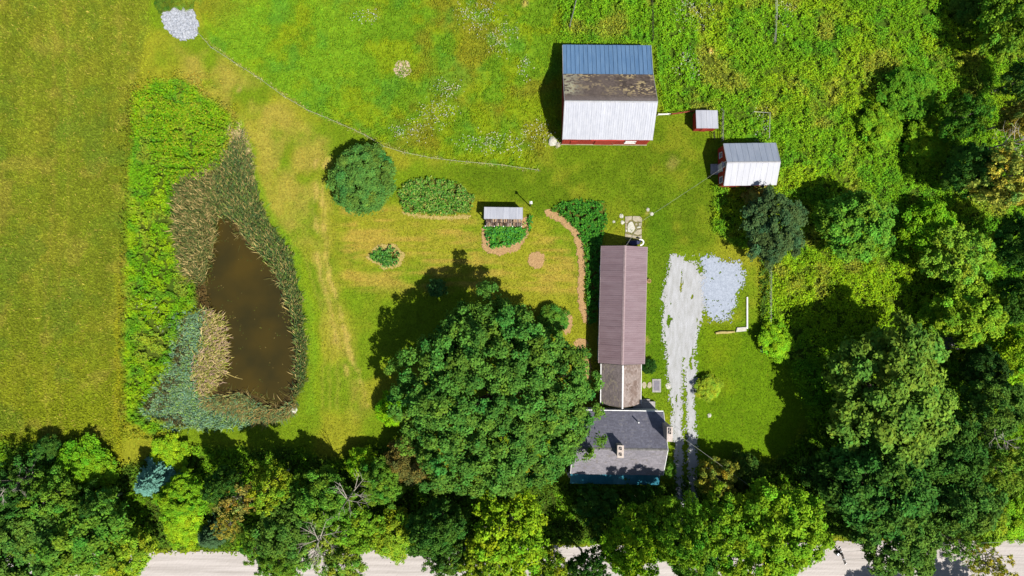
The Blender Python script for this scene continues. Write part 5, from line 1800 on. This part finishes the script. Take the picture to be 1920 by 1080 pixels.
G1 = (94, 142, 48); G2 = (82, 126, 52); YG = (128, 164, 44); DK = (66, 114, 46); OL = (136, 142, 60); BR = (104, 104, 56); LM = (128, 176, 34); TEAL = (92, 146, 150); DT = (62, 96, 70)
ROADSIDE = 'trees lining the roadside'
WOODS = 'trees of the wood on the right side'
TREES = [
    # bottom left hedge
    ('broadleaf_tree', 62, 1020, 84, 13, 'round', G2, 'large mid green tree filling the bottom left corner'),
    ('broadleaf_tree', 165, 1012, 78, 12, 'round', G1, 'wide green tree second from the left along the road'),
    ('broadleaf_tree', 238, 1035, 48, 9, 'round', YG, 'yellow green tree at the left end of the visible road'),
    ('broadleaf_tree', 38, 905, 50, 10, 'sparse', DK, 'dark thin tree with bare pale branches at the left edge'),
    ('broadleaf_tree', 100, 930, 54, 11, 'loose', G1, 'loose green tree standing in the left hedge above the corner tree'),
    ('broadleaf_tree', 20, 960, 48, 11, 'round', DK, 'dark tree cut by the left edge above the corner tree'),
    ('broadleaf_tree', 190, 945, 40, 10, 'loose', DK, 'dark shaded tree left of the blue spruce'),
    ('shrub', 155, 868, 44, 4.5, 'bush', (104, 158, 30), 'broad green shrub at the foot of the hay meadow'),
    ('shrub', 92, 842, 24, 4.5, 'bush', DK, 'narrow dark shrub poking into the hay meadow'),
    ('shrub', 196, 882, 26, 3.5, 'bush', (110, 160, 36), 'small green shrub beside the end of the meadow track'),
    ('spruce_tree', 285, 903, 42, 8, 'spruce', TEAL, 'pale blue spruce in the left hedge'),
    ('broadleaf_tree', 345, 925, 46, 7, 'round', (108, 160, 32), 'bright green tree just right of the blue spruce'),
    ('shrub', 318, 855, 34, 2.5, 'bush', LM, 'low lime bush at the edge of the lawn above the blue spruce'),
    ('shrub', 348, 985, 36, 3, 'bush', LM, 'low lime bush between the road and the bright tree'),
    ('spruce_tree', 392, 1008, 30, 5, 'spruce', DT, 'dark teal spruce at the edge of the road'),
    ('broadleaf_tree', 452, 930, 42, 12, 'sparse', (150, 148, 74), 'thin olive tree with fading leaves left of the middle hedge'),
    ('broadleaf_tree', 432, 985, 30, 7, 'sparse', OL, 'thin olive sapling above the dark teal spruce'),
    ('broadleaf_tree', 512, 905, 46, 14, 'loose', YG, 'tall yellow green tree casting a long shadow onto the lawn'),
    ('broadleaf_tree', 425, 905, 30, 12, 'round', DK, 'dark tree behind the thin olive tree'),
    ('broadleaf_tree', 540, 985, 58, 12, 'round', G2, 'mid green roadside tree below the tall yellow green one'),
    ('broadleaf_tree', 492, 1020, 38, 9, 'loose', G1, 'loose green tree hanging over the road right of the teal spruce'),
    ('broadleaf_tree', 608, 930, 54, 12, 'round', G1, 'green tree in the middle of the hedge left of the bronze bush'),
    ('broadleaf_tree', 600, 1030, 54, 10, 'sparse', (120, 160, 70), 'half bare tree with pale branches over the road'),
    ('broadleaf_tree', 668, 985, 50, 10, 'loose', (110, 160, 44), 'loose green tree left of the yellow green roadside bush'),
    ('shrub', 682, 868, 28, 5, 'bush', LM, 'bright lime shrub at the hedge edge left of the bronze bush'),
    ('broadleaf_tree', 712, 905, 40, 8, 'round', G1, 'small green tree tucked left of the bronze bush'),
    ('shrub', 768, 862, 42, 7, 'bush', BR, 'bronze brown leaved bush against the huge maple'),
    ('shrub', 736, 768, 28, 4, 'bush', (120, 182, 24), 'bright lime shrub at the left side of the huge maple'),
    ('shrub', 742, 1002, 42, 6, 'bush', YG, 'yellow green bush at the roadside below the bronze bush'),
    ('broadleaf_tree', 822, 985, 52, 13, 'round', DK, 'dark green tree below the huge maple'),
    ('broadleaf_tree', 838, 1040, 44, 11, 'loose', G2, 'loose green tree leaning over the road below the dark tree'),
    ('broadleaf_tree', 958, 995, 84, 14, 'loose', (124, 168, 34), 'large yellow green tree below the huge maple'),
    ('broadleaf_tree', 925, 1060, 60, 12, 'round', YG, 'yellow green tree cut by the bottom edge under the maple'),
    ('broadleaf_tree', 1030, 1060, 42, 12, 'loose', YG, 'narrow yellow green tree at the bottom edge left of the dark gap'),
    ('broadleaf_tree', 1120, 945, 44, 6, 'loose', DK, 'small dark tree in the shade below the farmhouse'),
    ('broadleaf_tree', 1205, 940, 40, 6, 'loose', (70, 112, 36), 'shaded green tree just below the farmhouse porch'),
    ('broadleaf_tree', 1182, 1012, 54, 19, 'round', (116, 164, 34), 'light green tree at the bottom edge right of the dark gap'),
    ('broadleaf_tree', 1262, 992, 60, 19, 'round', (104, 154, 40), 'light green tree beside the foot of the driveway'),
    ('broadleaf_tree', 1345, 985, 66, 13, 'loose', (110, 158, 38), 'loose light green tree right of the foot of the driveway'),
    ('broadleaf_tree', 1302, 1055, 50, 11, 'round', G1, 'green tree at the bottom edge below the driveway'),
    ('broadleaf_tree', 1452, 985, 84, 13, 'round', (112, 162, 36), 'big rounded light green tree left of the utility pole'),
    ('broadleaf_tree', 1405, 1058, 60, 11, 'round', (122, 166, 40), 'yellowish tree at the bottom edge left of the utility pole'),
    ('broadleaf_tree', 1345, 892, 42, 8, 'loose', (128, 142, 58), 'thin olive tree at the edge of the lower lawn'),
    ('shrub', 1395, 888, 34, 5, 'bush', (70, 100, 36), 'dark olive shrub at the lower edge of the lawn'),
    ('shrub', 1250, 880, 16, 3, 'bush', G1, 'small green shrub at the lower right corner of the farmhouse'),
]
WOOD = [
    ('broadleaf_tree', 1664, 735, 122, 14, 'round', (98, 140, 54), 'very large olive green tree bordering the right side of the lawn'),
    ('broadleaf_tree', 1640, 905, 96, 15, 'round', DK, 'large dark tree above the utility pole'),
    ('broadleaf_tree', 1672, 1000, 74, 12, 'round', G2, 'green tree overhanging the road right of the utility pole'),
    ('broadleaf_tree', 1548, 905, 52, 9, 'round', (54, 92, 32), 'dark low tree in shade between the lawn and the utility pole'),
    ('broadleaf_tree', 1770, 850, 66, 12, 'round', DK, 'dark tree below the very large olive tree'),
    ('broadleaf_tree', 1800, 935, 66, 12, 'round', G2, 'mid green tree in the lower right wood'),
    ('broadleaf_tree', 1875, 870, 60, 12, 'loose', (112, 150, 50), 'loose green tree at the right edge of the lower wood'),
    ('broadleaf_tree', 1850, 760, 62, 12, 'round', G2, 'mid green tree right of the very large olive tree'),
    ('shrub', 1838, 975, 44, 6, 'bush', YG, 'yellow green bush near the right end of the road'),
    ('shrub', 1905, 975, 36, 4, 'bush', (120, 176, 36), 'bright green bush cut by the right edge above the road'),
    ('broadleaf_tree', 1790, 1015, 42, 9, 'sparse', G1, 'thin drooping tree over the road near its right end'),
    ('broadleaf_tree', 1850, 1058, 44, 10, 'sparse', (150, 160, 60), 'sparse yellowish tree standing over the road at lower right'),
    ('broadleaf_tree', 1602, 425, 66, 8, 'round', (98, 152, 50), 'light green tree alone in the brush right of the grey green evergreen'),
    ('broadleaf_tree', 1790, 480, 64, 9, 'loose', (124, 172, 56), 'pale green tree in the middle of the right hand brush'),
    ('broadleaf_tree', 1740, 425, 44, 6, 'bush', (110, 172, 34), 'bright green thicket tree left of the pale green tree'),
    ('broadleaf_tree', 1812, 585, 62, 9, 'round', (120, 168, 44), 'light green tree above the plank footbridge'),
    ('broadleaf_tree', 1882, 335, 68, 16, 'loose', (160, 172, 76), 'pale olive tree with bare twigs at the right edge'),
    ('broadleaf_tree', 1812, 320, 46, 12, 'round', DK, 'dark tree left of the pale olive tree'),
    ('broadleaf_tree', 1905, 455, 44, 13, 'round', DK, 'dark tree cut by the right edge below the pale olive tree'),
    ('broadleaf_tree', 1900, 560, 46, 12, 'round', (64, 110, 40), 'dark green tree cut by the right edge right of the footbridge'),
    ('broadleaf_tree', 1895, 668, 46, 8, 'bush', LM, 'bright lime round tree at the right edge'),
    ('broadleaf_tree', 1838, 690, 40, 9, 'round', (52, 92, 40), 'dark tree below the plank footbridge'),
    ('broadleaf_tree', 1762, 590, 34, 6, 'bush', (116, 160, 40), 'small light green tree just above the footbridge'),
    ('broadleaf_tree', 1885, 48, 58, 11, 'round', (104, 150, 44), 'green tree in the top right corner'),
    ('broadleaf_tree', 1912, 150, 40, 11, 'loose', G2, 'mid green tree at the right edge below the corner tree'),
    ('broadleaf_tree', 1905, 225, 40, 12, 'loose', OL, 'olive tree at the right edge above the pale olive tree'),
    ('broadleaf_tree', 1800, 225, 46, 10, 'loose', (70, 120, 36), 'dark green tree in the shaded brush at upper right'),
    ('shrub', 1700, 175, 46, 4.5, 'bush', (84, 140, 34), 'dark green bramble mound in the upper right brush'),
    ('shrub', 1650, 240, 36, 3.5, 'bush', (110, 160, 34), 'green bramble mound left of the shaded brush'),
    ('shrub', 1735, 270, 40, 4, 'bush', (110, 156, 30), 'light green bramble mound below the shaded brush'),
    ('shrub', 1815, 12, 30, 4, 'bush', (84, 120, 40), 'dark shrub at the top edge left of the corner tree'),
]
TREES += [
    ('broadleaf_tree', 1098, 1062, 40, 12, 'loose', DK, 'dark tree added as shade in the gap at the bottom edge below the farmhouse'),  # added tree, stands in for the shade over the road gap
    ('broadleaf_tree', 645, 1050, 44, 9, 'loose', (122, 160, 60), 'feathery light green tree hanging over the middle of the road'),
    ('broadleaf_tree', 528, 1048, 40, 9, 'round', G1, 'low green tree hanging over the left part of the road'),
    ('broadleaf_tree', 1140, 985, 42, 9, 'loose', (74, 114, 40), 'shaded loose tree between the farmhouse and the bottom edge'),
    ('shrub', 308, 4, 17, 1.5, 'bush', (80, 110, 34), 'dark low shrub at the top edge above the stone heap'),
    ('shrub', 345, -4, 22, 2, 'bush', (100, 130, 40), 'green low shrub at the top edge right above the stone heap'),
    ('broadleaf_tree', 1722, 1192, 58, 11, 'round', G1, 'tree across the road below the right half of the bottom edge'),
    ('broadleaf_tree', 1850, 1160, 56, 10, 'loose', G1, 'tree across the road near the bottom right corner'),
]
for r in TREES:
    tree(*r[:8], cat='shrub' if r[0] == 'shrub' else 'tree', group=ROADSIDE)
for r in WOOD:
    tree(*r[:8], cat='shrub' if r[0] == 'shrub' else 'tree', group=WOODS)
tree('evergreen_shrub', 682, 336, 56, 5.6, 'dense', (78, 124, 58), 'big round dense green shrub alone on the lawn', 'shrub')
tree('evergreen_tree', 1450, 430, 62, 8, 'round', (68, 100, 66), 'dense dark grey green evergreen below the small barn', 'tree', squash=0.46)
tree('garden_shrub', 1328, 727, 22, 1.8, 'bush', (134, 168, 48), 'low round yellow green shrub on the lawn right of the driveway', 'shrub')
tree('garden_shrub', 1036, 602, 27, 2.6, 'bush', (84, 134, 48), 'round green shrub at the upper right of the huge maple', 'shrub')
tree('garden_shrub', 1217, 687, 13, 1.8, 'bush', (44, 84, 30), 'small dark shrub against the right wall of the connecting building', 'shrub')
tree('garden_shrub', 1455, 640, 30, 3, 'bush', (122, 180, 34), 'bright green bush in the wire fence corner', 'shrub')
tree('garden_shrub', 1420, 372, 22, 2.6, 'bush', (150, 160, 80), 'pale leafy bush under the stovepipe of the small barn', 'shrub')
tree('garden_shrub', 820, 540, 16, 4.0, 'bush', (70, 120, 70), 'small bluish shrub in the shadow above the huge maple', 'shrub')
